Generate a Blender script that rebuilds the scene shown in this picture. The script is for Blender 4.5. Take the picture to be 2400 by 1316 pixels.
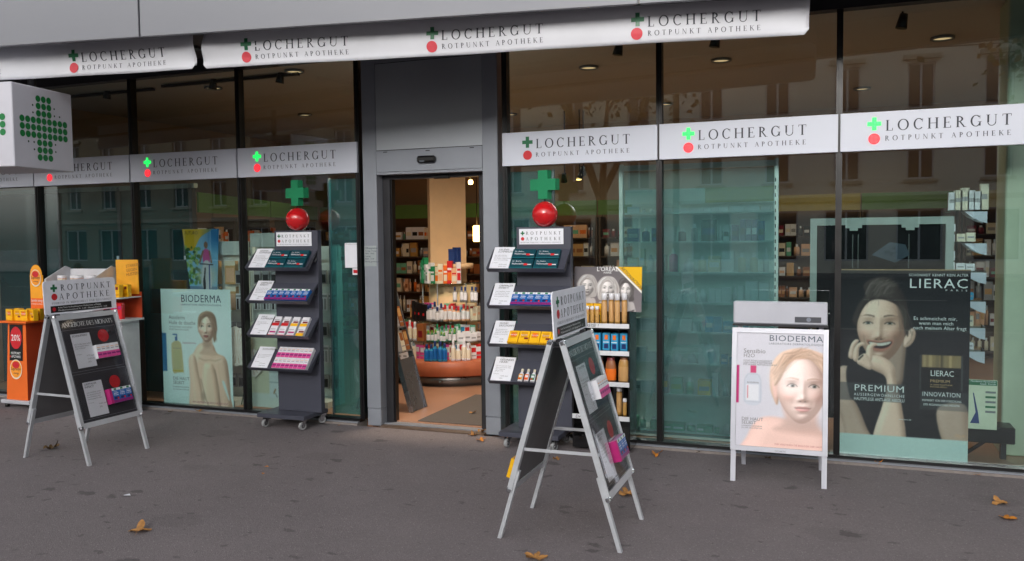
import bpy, math, random
import numpy as np
from mathutils import Matrix, Vector
R = math.radians
random.seed(7)
for o in list(bpy.data.objects): bpy.data.objects.remove(o)
sc = bpy.context.scene
COL = sc.collection

# ------------------------------------------------------------------ camera
CX, CD, CH = 3.34694, 6.74554, 1.72125
YAW, PITCH, ROLL, FPX = 0.366012, 0.0532726, -0.0113985, 1994.947
cy_, sy_ = math.cos(YAW), math.sin(YAW)
_f = Vector((-sy_, cy_, 0)); _r = Vector((cy_, sy_, 0)); _u = Vector((0, 0, 1))
FW = _f*math.cos(PITCH) - _u*math.sin(PITCH)
_u2 = _u*math.cos(PITCH) + _f*math.sin(PITCH)
RT = _r*math.cos(ROLL) + _u2*math.sin(ROLL)
UP = _u2*math.cos(ROLL) - _r*math.sin(ROLL)
CAMP = Vector((CX, -CD, CH))
cam = bpy.data.cameras.new('camera'); co = bpy.data.objects.new('camera', cam); COL.objects.link(co)
cam.sensor_width = 36; cam.lens = 36*FPX/2400; cam.clip_start = .05; cam.clip_end = 500
co.matrix_world = Matrix(((RT.x, UP.x, -FW.x, CAMP.x), (RT.y, UP.y, -FW.y, CAMP.y), (RT.z, UP.z, -FW.z, CAMP.z), (0, 0, 0, 1)))
sc.camera = co
def ray(px, py): return FW + RT*((px-1200)/FPX) + UP*((658-py)/FPX)
def G(px, py, z=0.0):            # point on a level surface
    v = ray(px, py); return CAMP + v*((z-CAMP.z)/v.z)
def F(px, py, y=0.0):            # point on a plane parallel to the shopfront
    v = ray(px, py); return CAMP + v*((y-CAMP.y)/v.y)

# ------------------------------------------------------------------ world, sun, exposure
SUN_EL, SUN_AZ = 17, 6           # degrees: height, and turn from straight across the street
w = bpy.data.worlds.new('World'); sc.world = w; w.use_nodes = True
nt = w.node_tree; bg = nt.nodes['Background']
sky = nt.nodes.new('ShaderNodeTexSky'); sky.sky_type = 'NISHITA'; sky.sun_disc = False
sky.sun_elevation = R(SUN_EL); sky.sun_rotation = R(180-SUN_AZ); sky.dust_density = 4; sky.air_density = 1.2; sky.ozone_density = 1
hsv = nt.nodes.new('ShaderNodeHueSaturation'); hsv.inputs['Saturation'].default_value = .22   # thin even cloud takes the blue out of the sky
nt.links.new(sky.outputs[0], hsv.inputs['Color']); nt.links.new(hsv.outputs[0], bg.inputs[0]); bg.inputs[1].default_value = .15
sl = bpy.data.lights.new('sun', 'SUN'); sl.energy = .45; sl.angle = R(18); sl.color = (1, .97, .95)
so = bpy.data.objects.new('sun', sl); COL.objects.link(so)
sd = Vector((math.sin(R(SUN_AZ))*math.cos(R(SUN_EL)), -math.cos(R(SUN_AZ))*math.cos(R(SUN_EL)), math.sin(R(SUN_EL))))
so.location = sd*30; so.rotation_euler = sd.to_track_quat('Z', 'Y').to_euler()
vs = sc.view_settings; vs.view_transform = 'Standard'; vs.look = 'None'; vs.exposure = 0.9; vs.gamma = 1; vs.use_curve_mapping = False
sc.render.engine = 'CYCLES'; cy = sc.cycles
cy.use_denoising = True; cy.denoiser = 'OPENIMAGEDENOISE'; cy.max_bounces = 10; cy.transparent_max_bounces = 16
cy.diffuse_bounces = 4; cy.glossy_bounces = 4; cy.transmission_bounces = 6; cy.sample_clamp_indirect = 6; cy.caustics_reflective = False; cy.caustics_refractive = False

# ------------------------------------------------------------------ materials
def lin(c):
    c = np.asarray(c, float)/255.
    return np.where(c <= .04045, c/12.92, ((c+.055)/1.055)**2.4)
MATS = {}
def mat(name, rgb, rough=.5, metal=0., var=.08, scale=9., bump=0., bscale=60., emit=None, es=1., coat=0., aniso=None, spec=.5):
    if name in MATS: return MATS[name]
    m = bpy.data.materials.new(name); m.use_nodes = True; t = m.node_tree; n = t.nodes; b = n['Principled BSDF']
    c = lin(rgb)
    tc = n.new('ShaderNodeTexCoord')
    nz = n.new('ShaderNodeTexNoise'); nz.inputs['Scale'].default_value = scale; nz.inputs['Detail'].default_value = 5; nz.inputs['Roughness'].default_value = .6
    t.links.new(tc.outputs['Object'], nz.inputs['Vector'])
    mx = n.new('ShaderNodeMix'); mx.data_type = 'RGBA'
    mx.inputs[6].default_value = (*(c*(1-var)), 1); mx.inputs[7].default_value = (*np.minimum(c*(1+var), 1), 1)
    rm = n.new('ShaderNodeMapRange'); rm.inputs[1].default_value = .3; rm.inputs[2].default_value = .7
    t.links.new(nz.outputs[0], rm.inputs[0]); t.links.new(rm.outputs[0], mx.inputs[0]); t.links.new(mx.outputs[2], b.inputs['Base Color'])
    r2 = n.new('ShaderNodeMapRange'); r2.inputs[1].default_value = .3; r2.inputs[2].default_value = .7
    r2.inputs[3].default_value = max(rough*.85, .02); r2.inputs[4].default_value = min(rough*1.15, 1)
    t.links.new(nz.outputs[0], r2.inputs[0]); t.links.new(r2.outputs[0], b.inputs['Roughness'])
    b.inputs['Metallic'].default_value = metal; b.inputs['Coat Weight'].default_value = coat; b.inputs['Specular IOR Level'].default_value = spec
    if bump:
        n2 = n.new('ShaderNodeTexNoise'); n2.inputs['Scale'].default_value = bscale; n2.inputs['Detail'].default_value = 4
        t.links.new(tc.outputs['Object'], n2.inputs['Vector'])
        bp = n.new('ShaderNodeBump'); bp.inputs['Strength'].default_value = bump; bp.inputs['Distance'].default_value = .01
        t.links.new(n2.outputs[0], bp.inputs['Height']); t.links.new(bp.outputs[0], b.inputs['Normal'])
    if emit is not None:
        b.inputs['Emission Color'].default_value = (*lin(emit), 1); b.inputs['Emission Strength'].default_value = es
    MATS[name] = m; return m
def print_mat(name, rough=.4, coat=0.):
    m = bpy.data.materials.new(name); m.use_nodes = True; t = m.node_tree; b = t.nodes['Principled BSDF']
    a = t.nodes.new('ShaderNodeAttribute'); a.attribute_name = 'Col'; t.links.new(a.outputs[0], b.inputs['Base Color'])
    b.inputs['Roughness'].default_value = rough; b.inputs['Specular IOR Level'].default_value = .12; b.inputs['Coat Weight'].default_value = coat; b.inputs['Coat Roughness'].default_value = .1
    if coat:
        tc = t.nodes.new('ShaderNodeTexCoord'); n2 = t.nodes.new('ShaderNodeTexNoise'); n2.inputs['Scale'].default_value = 7; n2.inputs['Detail'].default_value = 3
        bp = t.nodes.new('ShaderNodeBump'); bp.inputs['Strength'].default_value = .6; bp.inputs['Distance'].default_value = .012
        t.links.new(tc.outputs['Object'], n2.inputs['Vector']); t.links.new(n2.outputs[0], bp.inputs['Height']); t.links.new(bp.outputs[0], b.inputs['Coat Normal'])
    MATS[name] = m; return m
def glass_mat(name, tint, refl=1.0, wave=.0, f0=.045, rough=.0):
    m = bpy.data.materials.new(name); m.use_nodes = True; t = m.node_tree; n = t.nodes; n.remove(n['Principled BSDF'])
    out = n['Material Output']; tr = n.new('ShaderNodeBsdfTransparent'); tr.inputs[0].default_value = (*tint, 1)
    gl = n.new('ShaderNodeBsdfGlossy'); gl.inputs['Roughness'].default_value = rough; gl.inputs['Color'].default_value = (.93, .97, 1, 1)
    ge = n.new('ShaderNodeNewGeometry'); d = n.new('ShaderNodeVectorMath'); d.operation = 'DOT_PRODUCT'
    t.links.new(ge.outputs['Normal'], d.inputs[0]); t.links.new(ge.outputs['Incoming'], d.inputs[1])
    def mth(op, a, b=None):
        q = n.new('ShaderNodeMath'); q.operation = op
        for i, x in enumerate((a, b)):
            if x is None: continue
            if isinstance(x, (int, float)): q.inputs[i].default_value = x
            else: t.links.new(x, q.inputs[i])
        return q.outputs[0]
    ab = mth('ABSOLUTE', d.outputs['Value']); p5 = mth('POWER', mth('SUBTRACT', 1., ab), 5.)
    fac = mth('MULTIPLY', mth('ADD', mth('MULTIPLY', p5, 1-f0), f0), refl)
    if wave:
        tc = n.new('ShaderNodeTexCoord'); nz = n.new('ShaderNodeTexNoise'); nz.inputs['Scale'].default_value = .9; nz.inputs['Detail'].default_value = 1
        bp = n.new('ShaderNodeBump'); bp.inputs['Strength'].default_value = wave; bp.inputs['Distance'].default_value = .02
        t.links.new(tc.outputs['Object'], nz.inputs['Vector']); t.links.new(nz.outputs[0], bp.inputs['Height']); t.links.new(bp.outputs[0], gl.inputs['Normal'])
    mx = n.new('ShaderNodeMixShader'); t.links.new(fac, mx.inputs[0]); t.links.new(tr.outputs[0], mx.inputs[1]); t.links.new(gl.outputs[0], mx.inputs[2])
    t.links.new(mx.outputs[0], out.inputs[0]); MATS[name] = m; return m
def frost_mat(name, col, rough, diff, blur_):
    """etched glass: part of the light goes straight through, part is scattered, part makes the sheet milky"""
    m = bpy.data.materials.new(name); m.use_nodes = True; t = m.node_tree; n = t.nodes; n.remove(n['Principled BSDF'])
    tr = n.new('ShaderNodeBsdfTransparent'); tr.inputs[0].default_value = (*col, 1)
    rf = n.new('ShaderNodeBsdfRefraction'); rf.inputs['Roughness'].default_value = rough; rf.inputs['IOR'].default_value = 1.12; rf.inputs['Color'].default_value = (*col, 1)
    df = n.new('ShaderNodeBsdfDiffuse'); df.inputs[0].default_value = (.44, .66, .68, 1)
    m1 = n.new('ShaderNodeMixShader'); m1.inputs[0].default_value = blur_; t.links.new(tr.outputs[0], m1.inputs[1]); t.links.new(rf.outputs[0], m1.inputs[2])
    mx = n.new('ShaderNodeMixShader'); mx.inputs[0].default_value = diff
    t.links.new(m1.outputs[0], mx.inputs[1]); t.links.new(df.outputs[0], mx.inputs[2]); t.links.new(mx.outputs[0], n['Material Output'].inputs[0])
    MATS[name] = m; return m

# ------------------------------------------------------------------ mesh building
class MB:
    def __init__(s): s.v = []; s.f = []; s.m = []; s.sm = []
    def face(s, pts, m=0, smooth=False):
        i = len(s.v); s.v += [tuple(p) for p in pts]; s.f.append(tuple(range(i, i+len(pts)))); s.m.append(m); s.sm.append(smooth); return s
    def raw(s, vs, fs, m=0, smooth=False):
        i = len(s.v); s.v += [tuple(p) for p in vs]
        for f in fs: s.f.append(tuple(i+k for k in f)); s.m.append(m); s.sm.append(smooth)
        return s
    def box(s, a, b, m=0, bev=0.):
        (x0, y0, z0), (x1, y1, z1) = a, b
        if bev <= 0:
            vs = [(x, y, z) for z in (z0, z1) for y in (y0, y1) for x in (x0, x1)]
            fs = [(0, 2, 3, 1), (4, 5, 7, 6), (0, 1, 5, 4), (2, 6, 7, 3), (0, 4, 6, 2), (1, 3, 7, 5)]
            return s.raw(vs, fs, m)
        c = min(bev, (x1-x0)*.49, (y1-y0)*.49, (z1-z0)*.49)
        vs = []; idx = {}
        for sx in (0, 1):
            for sy in (0, 1):
                for sz in (0, 1):
                    X, Y, Z = (x0, x1)[sx], (y0, y1)[sy], (z0, z1)[sz]
                    ix, iy, iz = (1, -1)[sx]*c, (1, -1)[sy]*c, (1, -1)[sz]*c
                    for ax, p in enumerate(((X, Y+iy, Z+iz), (X+ix, Y, Z+iz), (X+ix, Y+iy, Z))):
                        idx[sx, sy, sz, ax] = len(vs); vs.append(p)
        fs = []
        for ax in range(3):
            for d in (0, 1):
                k = []
                for (a_, b_) in ((0, 0), (1, 0), (1, 1), (0, 1)):
                    q = [a_, b_]; q.insert(ax, d); k.append(idx[q[0], q[1], q[2], ax])
                fs.append(tuple(k if (d == 1) != (ax == 1) else k[::-1]))
        for ax in range(3):
            o = [i for i in range(3) if i != ax]
            for a_ in (0, 1):
                for b_ in (0, 1):
                    def q(t, axx):
                        e = [0, 0, 0]; e[ax] = t; e[o[0]] = a_; e[o[1]] = b_; return idx[e[0], e[1], e[2], axx]
                    fs.append((q(0, o[0]), q(1, o[0]), q(1, o[1]), q(0, o[1])))
        for sx in (0, 1):
            for sy in (0, 1):
                for sz in (0, 1): fs.append(tuple(idx[sx, sy, sz, a_] for a_ in range(3)))
        return s.raw(vs, fs, m)
    def lathe(s, prof, c=(0, 0, 0), n=12, m=0, ms=None, smooth=True, sx=1., sy=1.):
        vs = []
        for (r, z) in prof:
            for k in range(n):
                a = 2*math.pi*(k+.5)/n; vs.append((c[0]+r*math.cos(a)*sx, c[1]+r*math.sin(a)*sy, c[2]+z))
        i0 = len(s.v); s.v += vs
        for j in range(len(prof)-1):
            for k in range(n):
                s.f.append((i0+j*n+k, i0+j*n+(k+1) % n, i0+(j+1)*n+(k+1) % n, i0+(j+1)*n+k)); s.m.append(ms[j] if ms else m); s.sm.append(smooth)
        for j, rev in ((0, True), (len(prof)-1, False)):
            if prof[j][0] > 1e-5:
                ids = [i0+j*n+k for k in range(n)]
                s.f.append(tuple(ids[::-1] if rev else ids)); s.m.append(ms[min(j, len(prof)-2)] if ms else m); s.sm.append(False)
        return s
    def tube(s, p0, p1, r, n=8, m=0, r1=None, smooth=True):
        p0, p1 = Vector(p0), Vector(p1); d = (p1-p0).normalized(); a = d.orthogonal().normalized(); b = d.cross(a); r1 = r if r1 is None else r1
        i0 = len(s.v)
        for p, rr in ((p0, r), (p1, r1)):
            for k in range(n):
                t = 2*math.pi*k/n; s.v.append(tuple(p+a*(rr*math.cos(t))+b*(rr*math.sin(t))))
        for k in range(n): s.f.append((i0+k, i0+(k+1) % n, i0+n+(k+1) % n, i0+n+k)); s.m.append(m); s.sm.append(smooth)
        s.f.append(tuple(i0+k for k in range(n))[::-1]); s.m.append(m); s.sm.append(False)
        s.f.append(tuple(i0+n+k for k in range(n))); s.m.append(m); s.sm.append(False); return s
    def bar(s, p0, p1, wd, th, m=0, up=(0, 0, 1)):
        p0, p1 = Vector(p0), Vector(p1); d = (p1-p0).normalized(); a = d.cross(Vector(up))
        a = a.normalized() if a.length > 1e-4 else Vector((1, 0, 0)); b = a.cross(d).normalized()
        vs = [p+a*(sa*wd/2)+b*(sb*th/2) for p in (p0, p1) for sa, sb in ((-1, -1), (1, -1), (1, 1), (-1, 1))]
        return s.raw(vs, [(0, 1, 2, 3), (7, 6, 5, 4), (0, 4, 5, 1), (1, 5, 6, 2), (2, 6, 7, 3), (3, 7, 4, 0)], m)
    def prism(s, pts, y0, y1, m=0, mside=None):      # outline in (x,z), extruded along y
        n = len(pts); i = len(s.v); ms_ = m if mside is None else mside
        s.v += [(x, y0, z) for x, z in pts]+[(x, y1, z) for x, z in pts]
        s.f.append(tuple(range(i, i+n))); s.m.append(m); s.sm.append(False)
        s.f.append(tuple(range(i+2*n-1, i+n-1, -1))); s.m.append(m); s.sm.append(False)
        for k in range(n): s.f.append((i+k, i+n+k, i+n+(k+1) % n, i+(k+1) % n)); s.m.append(ms_); s.sm.append(False)
        return s
    def rect(s, u0, v0, u1, v1, d=.001, m=0): return s.face([(u0, -d, v0), (u1, -d, v0), (u1, -d, v1), (u0, -d, v1)], m)
    def disc(s, u, v, r, d=.001, m=0, n=24, rz=None):
        return s.face([(u+r*math.cos(2*math.pi*k/n), -d, v+(rz or r)*math.sin(2*math.pi*k/n)) for k in range(n)], m)
    def cross(s, u, v, a, t, d=.001, m=0):
        s.rect(u-t/2, v-a/2, u+t/2, v+a/2, d, m); s.rect(u-a/2, v-t/2, u-t/2, v+t/2, d, m); return s.rect(u+t/2, v-t/2, u+a/2, v+t/2, d, m)
    def polys(s, P, u=0, v=0, d=.001, m=0, jitter=0.):
        for i, (vs, fs) in enumerate(P): s.raw([(u+x, -d-jitter*(i % 4), v+y) for x, y in vs], fs, m)
        return s
    def mesh(s, name, mats):
        me = bpy.data.meshes.new(name); me.from_pydata(s.v, [], s.f)
        for q in (mats if isinstance(mats, (list, tuple)) else [mats]): me.materials.append(q)
        me.polygons.foreach_set('material_index', s.m); me.polygons.foreach_set('use_smooth', s.sm); me.update(); return me
    def build(s, name, mats, parent=None, loc=(0, 0, 0), rot=(0, 0, 0), kind=None):
        return link(name, s.mesh(name, mats), parent, loc, rot, kind)
def link(name, data, parent=None, loc=(0, 0, 0), rot=(0, 0, 0), kind=None):
    o = bpy.data.objects.new(name, data); COL.objects.link(o); o.parent = parent; o.location = loc; o.rotation_euler = rot
    if kind: o['kind'] = kind
    return o
def tag(o, label, cat, group=None):
    o['label'] = label; o['category'] = cat
    if group: o['group'] = group
    return o
def thing(name, label, cat, loc=(0, 0, 0), rotz=0., group=None):
    return tag(link(name, None, None, loc, (0, 0, rotz)), label, cat, group)
ORD = ['first', 'second', 'third', 'fourth', 'fifth', 'sixth', 'seventh', 'eighth', 'ninth', 'tenth', 'eleventh', 'twelfth', 'thirteenth', 'fourteenth', 'fifteenth', 'sixteenth', 'seventeenth', 'eighteenth', 'nineteenth', 'twentieth']

# ------------------------------------------------------------------ lettering: drawn serif capitals and the built-in sans
S_, H_ = .15, .062
def _q(x0, y0, x1, y1): return ([(x0, y0), (x1, y0), (x1, y1), (x0, y1)], [(0, 1, 2, 3)])
def _st(x, y0=0, y1=1, wd=S_, sb=True, stp=True):
    o = [_q(x-wd/2, y0, x+wd/2, y1)]
    if sb: o.append(_q(x-wd/2-.075, y0, x+wd/2+.075, y0+.035))
    if stp: o.append(_q(x-wd/2-.075, y1-.035, x+wd/2+.075, y1))
    return o
def _dg(x0, y0, x1, y1, wd):
    return [([(x0-wd/2, y0), (x0+wd/2, y0), (x1+wd/2, y1), (x1-wd/2, y1)], [(0, 1, 2, 3)])]
def _arc(cx, cy, rx, ry, a0, a1, s=S_, h=H_, n=16):
    vs = []; fs = []
    for k in range(n+1):
        a = R(a0+(a1-a0)*k/n); vs += [(cx+rx*math.cos(a), cy+ry*math.sin(a)), (cx+(rx-s)*math.cos(a), cy+(ry-h)*math.sin(a))]
    for k in range(n): fs.append((2*k, 2*k+2, 2*k+3, 2*k+1))
    return [(vs, fs)]
def _g(c):
    if c == 'A': return _dg(.06, 0, .38, 1, .05)+_dg(.70, 0, .36, 1, .125)+[_q(.18, .33, .56, .375), _q(-.03, 0, .16, .035), _q(.58, 0, .84, .035)], .80
    if c == 'Ä': g, a = _g('A'); return g+[_q(.2, 1.1, .3, 1.2), _q(.46, 1.1, .56, 1.2)], a
    if c == 'B': return _st(.16)+_arc(.2, .75, .38, .25, -90, 90)+_arc(.2, .26, .44, .26, -90, 90), .72
    if c == 'C': return _arc(.46, .5, .44, .525, 42, 318)+[_q(.76, .68, .80, .98)], .84
    if c == 'D': return _st(.16)+_arc(.2, .5, .6, .5, -90, 90), .90
    if c == 'E': return _st(.16)+[_q(.2, .955, .60, 1), _q(.57, .82, .61, 1), _q(.2, .48, .5, .52), _q(.47, .4, .505, .6), _q(.2, 0, .64, .045), _q(.61, 0, .66, .2)], .70
    if c == 'F': return _st(.16)+[_q(.2, .955, .60, 1), _q(.57, .82, .61, 1), _q(.2, .48, .5, .52), _q(.47, .4, .505, .6)], .64
    if c == 'G': return _arc(.46, .5, .44, .525, 42, 330)+[_q(.76, .68, .80, .98), _q(.73, .04, .84, .42), _q(.62, .39, .92, .425)], .93
    if c == 'H': return _st(.16)+_st(.78)+[_q(.2, .48, .74, .525)], .94
    if c == 'I': return _st(.17), .36
    if c == 'K': return _st(.16)+_dg(.24, .44, .70, 1, .055)+_dg(.74, 0, .34, .58, .14)+[_q(.56, .965, .84, 1), _q(.62, 0, .88, .035)], .82
    if c == 'L': return _st(.16)+[_q(.2, 0, .60, .045), _q(.57, 0, .62, .24)], .66
    if c == 'M': return _st(.12, wd=.05)+_dg(.46, .02, .14, 1, .12)+_dg(.46, .02, .80, 1, .045)+_st(.84), 1.02
    if c == 'N': return _st(.14, wd=.05, sb=True)+_dg(.76, 0, .12, 1, .125)+_st(.77, wd=.05, sb=False), .92
    if c == 'O': return _arc(.5, .5, .48, .525, 0, 360, n=28), 1.0
    if c == 'P': return _st(.16)+_arc(.2, .72, .42, .28, -90, 90), .68
    if c == 'R': return _st(.16)+_arc(.2, .74, .40, .26, -90, 90)+_dg(.70, 0, .34, .5, .13)+[_q(.6, 0, .86, .035)], .82
    if c == 'S': return _arc(.3, .75, .24, .27, 30, 250, s=.085)+_arc(.3, .26, .26, .28, -150, 75, s=.095)+_dg(.44, .4, .12, .62, .1), .62
    if c == 'T': return _st(.38, stp=False)+[_q(.02, .955, .74, 1), _q(.02, .8, .06, 1), _q(.70, .8, .74, 1)], .76
    if c in 'UÜ':
        g = _st(.16, .3, 1, sb=False)+_arc(.45, .33, .345, .345, 180, 360, s=.075)+_st(.77, .3, 1, wd=.05, sb=False)
        if c == 'Ü': g += [_q(.3, 1.1, .4, 1.2), _q(.54, 1.1, .64, 1.2)]
        return g, .92
    return [], .40
def serif(text, cap, width=None, track=.12):
    gl = [_g(c) for c in text]; nat = sum(a for _, a in gl)
    if width: track = (width/cap-nat)/max(len(text)-1, 1)
    x = 0; out = []
    for g, a in gl:
        for vs, fs in g: out.append(([((x+p[0])*cap, p[1]*cap) for p in vs], fs))
        x += a+track
    return out
CHARS = "ABCDEFGHIJKLMNOPQRSTUVWXYZabcdefghijklmnopqrstuvwxyz0123456789.,?!-/%'+:ÄÖÜäöüÉß"
GL = {}
def _cache():
    obs = []
    for c in ['']+list(CHARS):
        cu = bpy.data.curves.new('t', 'FONT'); cu.body = '|'+c+'|'; cu.resolution_u = 2; o = bpy.data.objects.new('t', cu); COL.objects.link(o)
        c2 = None
        if c:
            c2 = bpy.data.curves.new('t', 'FONT'); c2.body = c; c2.resolution_u = 2; c2 = bpy.data.objects.new('t', c2); COL.objects.link(c2)
        obs.append((c, o, c2))
    dg = bpy.context.evaluated_depsgraph_get(); dg.update(); base = None
    for c, o, c2 in obs:
        me = o.evaluated_get(dg).to_mesh(); xs = [v.co.x for v in me.vertices]; wd = max(xs)-min(xs); o.evaluated_get(dg).to_mesh_clear()
        if not c: base = wd; continue
        e = c2.evaluated_get(dg); me = e.to_mesh(); vs = [(v.co.x, v.co.y) for v in me.vertices]; fs = [tuple(p.vertices) for p in me.polygons]; e.to_mesh_clear()
        GL[c] = (vs, fs, wd-base)
    hc = max(v[1] for v in GL['H'][0])
    for c in GL: vs, fs, a = GL[c]; GL[c] = ([(x/hc, y/hc) for x, y in vs], fs, a/hc)
    for c, o, c2 in obs:
        for q in (o, c2):
            if q: d = q.data; bpy.data.objects.remove(q); bpy.data.curves.remove(d)
_cache()
def sans(text, cap, width=None, track=0., align='l', slant=0., sx=1.):
    nat = sum((GL[c][2] if c in GL else .45) for c in text)
    if width: sx = width/cap/(nat+track*max(len(text)-1, 1))
    x = 0; out = []
    for c in text:
        if c in GL:
            vs, fs, a = GL[c]; out.append(([((x+p[0]+slant*p[1])*cap*sx, p[1]*cap) for p in vs], fs)); x += a+track
        else: x += .45+track
    tot = (x-track)*cap*sx; dx = {'l': 0, 'c': -tot/2, 'r': -tot}[align]
    return [([(p[0]+dx, p[1]) for p in vs], fs) for vs, fs in out]
# ------------------------------------------------------------------ flat print: a small painter whose picture becomes the colours of a fine sheet
class Paint:
    def __init__(s, x0, y0, x1, y1, nx, ny, bgc):
        s.e = (x0, y0, x1, y1); s.nx, s.ny = nx, ny
        s.X, s.Y = np.meshgrid(np.linspace(x0, x1, nx), np.linspace(y0, y1, ny)); s.c = np.empty((ny, nx, 3)); s.c[:] = np.array(bgc)/255.
    def put(s, a, col): a = a[..., None]; s.c = s.c*(1-a)+np.array(col)/255.*a
    def ell(s, cx, cy, rx, ry, col, soft=.15, al=1., rot=0.):
        c, d = math.cos(R(rot)), math.sin(R(rot)); dx, dy = s.X-cx, s.Y-cy
        r = np.sqrt(((dx*c+dy*d)/rx)**2+((-dx*d+dy*c)/ry)**2); s.put(np.clip((1-r)/soft+.5, 0, 1)*al, col)
    def grad(s, c0, c1, vert=True):
        t = ((s.Y-s.e[1])/(s.e[3]-s.e[1]) if vert else (s.X-s.e[0])/(s.e[2]-s.e[0]))[..., None]; s.c = np.array(c0)/255.*(1-t)+np.array(c1)/255.*t
    def poly(s, pts, col, soft=1.5, al=1., spl=True):
        P = np.array(pts, float)
        if spl:
            n = len(P); Q = []
            for i in range(n):
                a, b, c, d = P[i-1], P[i], P[(i+1) % n], P[(i+2) % n]
                for t in np.linspace(0, 1, 6, endpoint=False): Q.append(.5*((2*b)+(c-a)*t+(2*a-5*b+4*c-d)*t*t+(3*b-a-3*c+d)*t**3))
            P = np.array(Q)
        ins = np.zeros(s.X.shape, bool); dist = np.full(s.X.shape, 1e9)
        for i in range(len(P)):
            (x0, y0), (x1, y1) = P[i-1], P[i]
            cond = (y0 > s.Y) != (y1 > s.Y)
            with np.errstate(divide='ignore', invalid='ignore'): ins ^= cond & (s.X < (x1-x0)*(s.Y-y0)/(y1-y0+1e-12)+x0)
            dx, dy = x1-x0, y1-y0; L = dx*dx+dy*dy+1e-12; t = np.clip(((s.X-x0)*dx+(s.Y-y0)*dy)/L, 0, 1)
            dist = np.minimum(dist, (s.X-x0-t*dx)**2+(s.Y-y0-t*dy)**2)
        dd = np.sqrt(dist)*np.where(ins, 1, -1); s.put(np.clip(dd/soft+.5, 0, 1)*al, col)
    def line(s, pts, wd, col, soft=1., al=1.):
        dist = np.full(s.X.shape, 1e9)
        for (x0, y0), (x1, y1) in zip(pts[:-1], pts[1:]):
            dx, dy = x1-x0, y1-y0; L = dx*dx+dy*dy+1e-12; t = np.clip(((s.X-x0)*dx+(s.Y-y0)*dy)/L, 0, 1)
            dist = np.minimum(dist, np.sqrt((s.X-x0-t*dx)**2+(s.Y-y0-t*dy)**2))
        s.put(np.clip((wd/2-dist)/soft+.5, 0, 1)*al, col)
    def box(s, x0, y0, x1, y1, col, al=1.): s.put(((s.X >= x0) & (s.X <= x1) & (s.Y >= y0) & (s.Y <= y1))*al, col)
    def noise(s, amt, seed=1): s.c = .5*s.c+.5*blur(s.c, 1); s.c = np.clip(s.c*(1+np.random.default_rng(seed).normal(0, amt, s.c.shape[:2])[..., None]), 0, 1)
    def sheet(s, name, W, Hh, mt, parent=None, warp=None, mask=None):      # stands on z=0, centred on x, faces -y
        xs = np.linspace(-W/2, W/2, s.nx); zs = np.linspace(Hh, 0, s.ny); X, Z = np.meshgrid(xs, zs); Y = np.zeros_like(X)
        if warp: X, Y, Z = warp(X, Y, Z)
        co_ = np.stack([X, Y, Z], -1).reshape(-1, 3)
        i = np.arange(s.nx*s.ny).reshape(s.ny, s.nx)
        q = np.stack([i[1:, :-1], i[1:, 1:], i[:-1, 1:], i[:-1, :-1]], -1).reshape(-1, 4)
        me = bpy.data.meshes.new(name); me.vertices.add(len(co_)); me.vertices.foreach_set('co', co_.ravel())
        me.loops.add(q.size); me.loops.foreach_set('vertex_index', q.ravel().astype(np.int32)); me.polygons.add(len(q))
        me.polygons.foreach_set('loop_start', np.arange(0, q.size, 4, dtype=np.int32)); me.update(calc_edges=True); me.validate()
        at = me.color_attributes.new('Col', 'FLOAT_COLOR', 'POINT'); at.data.foreach_set('color', np.concatenate([lin(s.c.reshape(-1, 3)*255), np.ones((len(co_), 1))], 1).ravel())
        me.materials.append(mt); return link(name, me, parent)
    def uv(s, px, py, W, Hh): return ((px-s.e[0])/(s.e[2]-s.e[0])-.5)*W, (1-(py-s.e[1])/(s.e[3]-s.e[1]))*Hh
LD = np.array((-.42, -.50, .76))
def blur(a, n):
    for _ in range(n):
        b = np.concatenate([a[:1], a, a[-1:]], 0); a = (b[:-2]+b[1:-1]+b[2:])/3; b = np.concatenate([a[:, :1], a, a[:, -1:]], 1); a = (b[:, :-2]+b[:, 1:-1]+b[:, 2:])/3
    return a
def lit(h, step, amb=.42, k=1., l=LD):
    gy, gx = np.gradient(h, step[1], step[0]); n = np.stack([-gx*k, -gy*k, np.ones_like(h)], -1); n /= np.linalg.norm(n, axis=-1, keepdims=True)
    return amb+(1.18-amb)*np.clip(n@l, 0, 1)
def limb(P, pts, col, rad, soft=1.5, al=1., amb=.74, n=4):
    """a rounded body part: outline filled and shaded as if it bulged towards the viewer"""
    Q = Paint.__new__(Paint); Q.X, Q.Y, Q.e, Q.nx, Q.ny = P.X, P.Y, P.e, P.nx, P.ny; Q.c = np.zeros_like(P.c); Q.poly(pts, (255, 255, 255), 1e-3); ins = Q.c[..., 0] > .5
    Q.c = np.zeros_like(P.c); Q.poly(pts, (255, 255, 255), rad*2); d = np.clip((Q.c[..., 0]-.5)*2, 0, 1)*ins
    h = blur(np.sqrt(1-(1-d)**2)*rad, n); sh = lit(h, (P.X[0, 1]-P.X[0, 0], P.Y[1, 0]-P.Y[0, 0]), amb)
    Q.c = np.zeros_like(P.c); Q.poly(pts, (255, 255, 255), soft); a = Q.c[..., 0]*al
    c = np.array(col)/255.; t = np.clip(sh, 0, 1.25)[..., None]; C3 = np.clip(c*t**np.array((.85, 1.0, 1.08)), 0, 1)
    P.c = P.c*(1-a[..., None])+C3*a[..., None]
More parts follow.
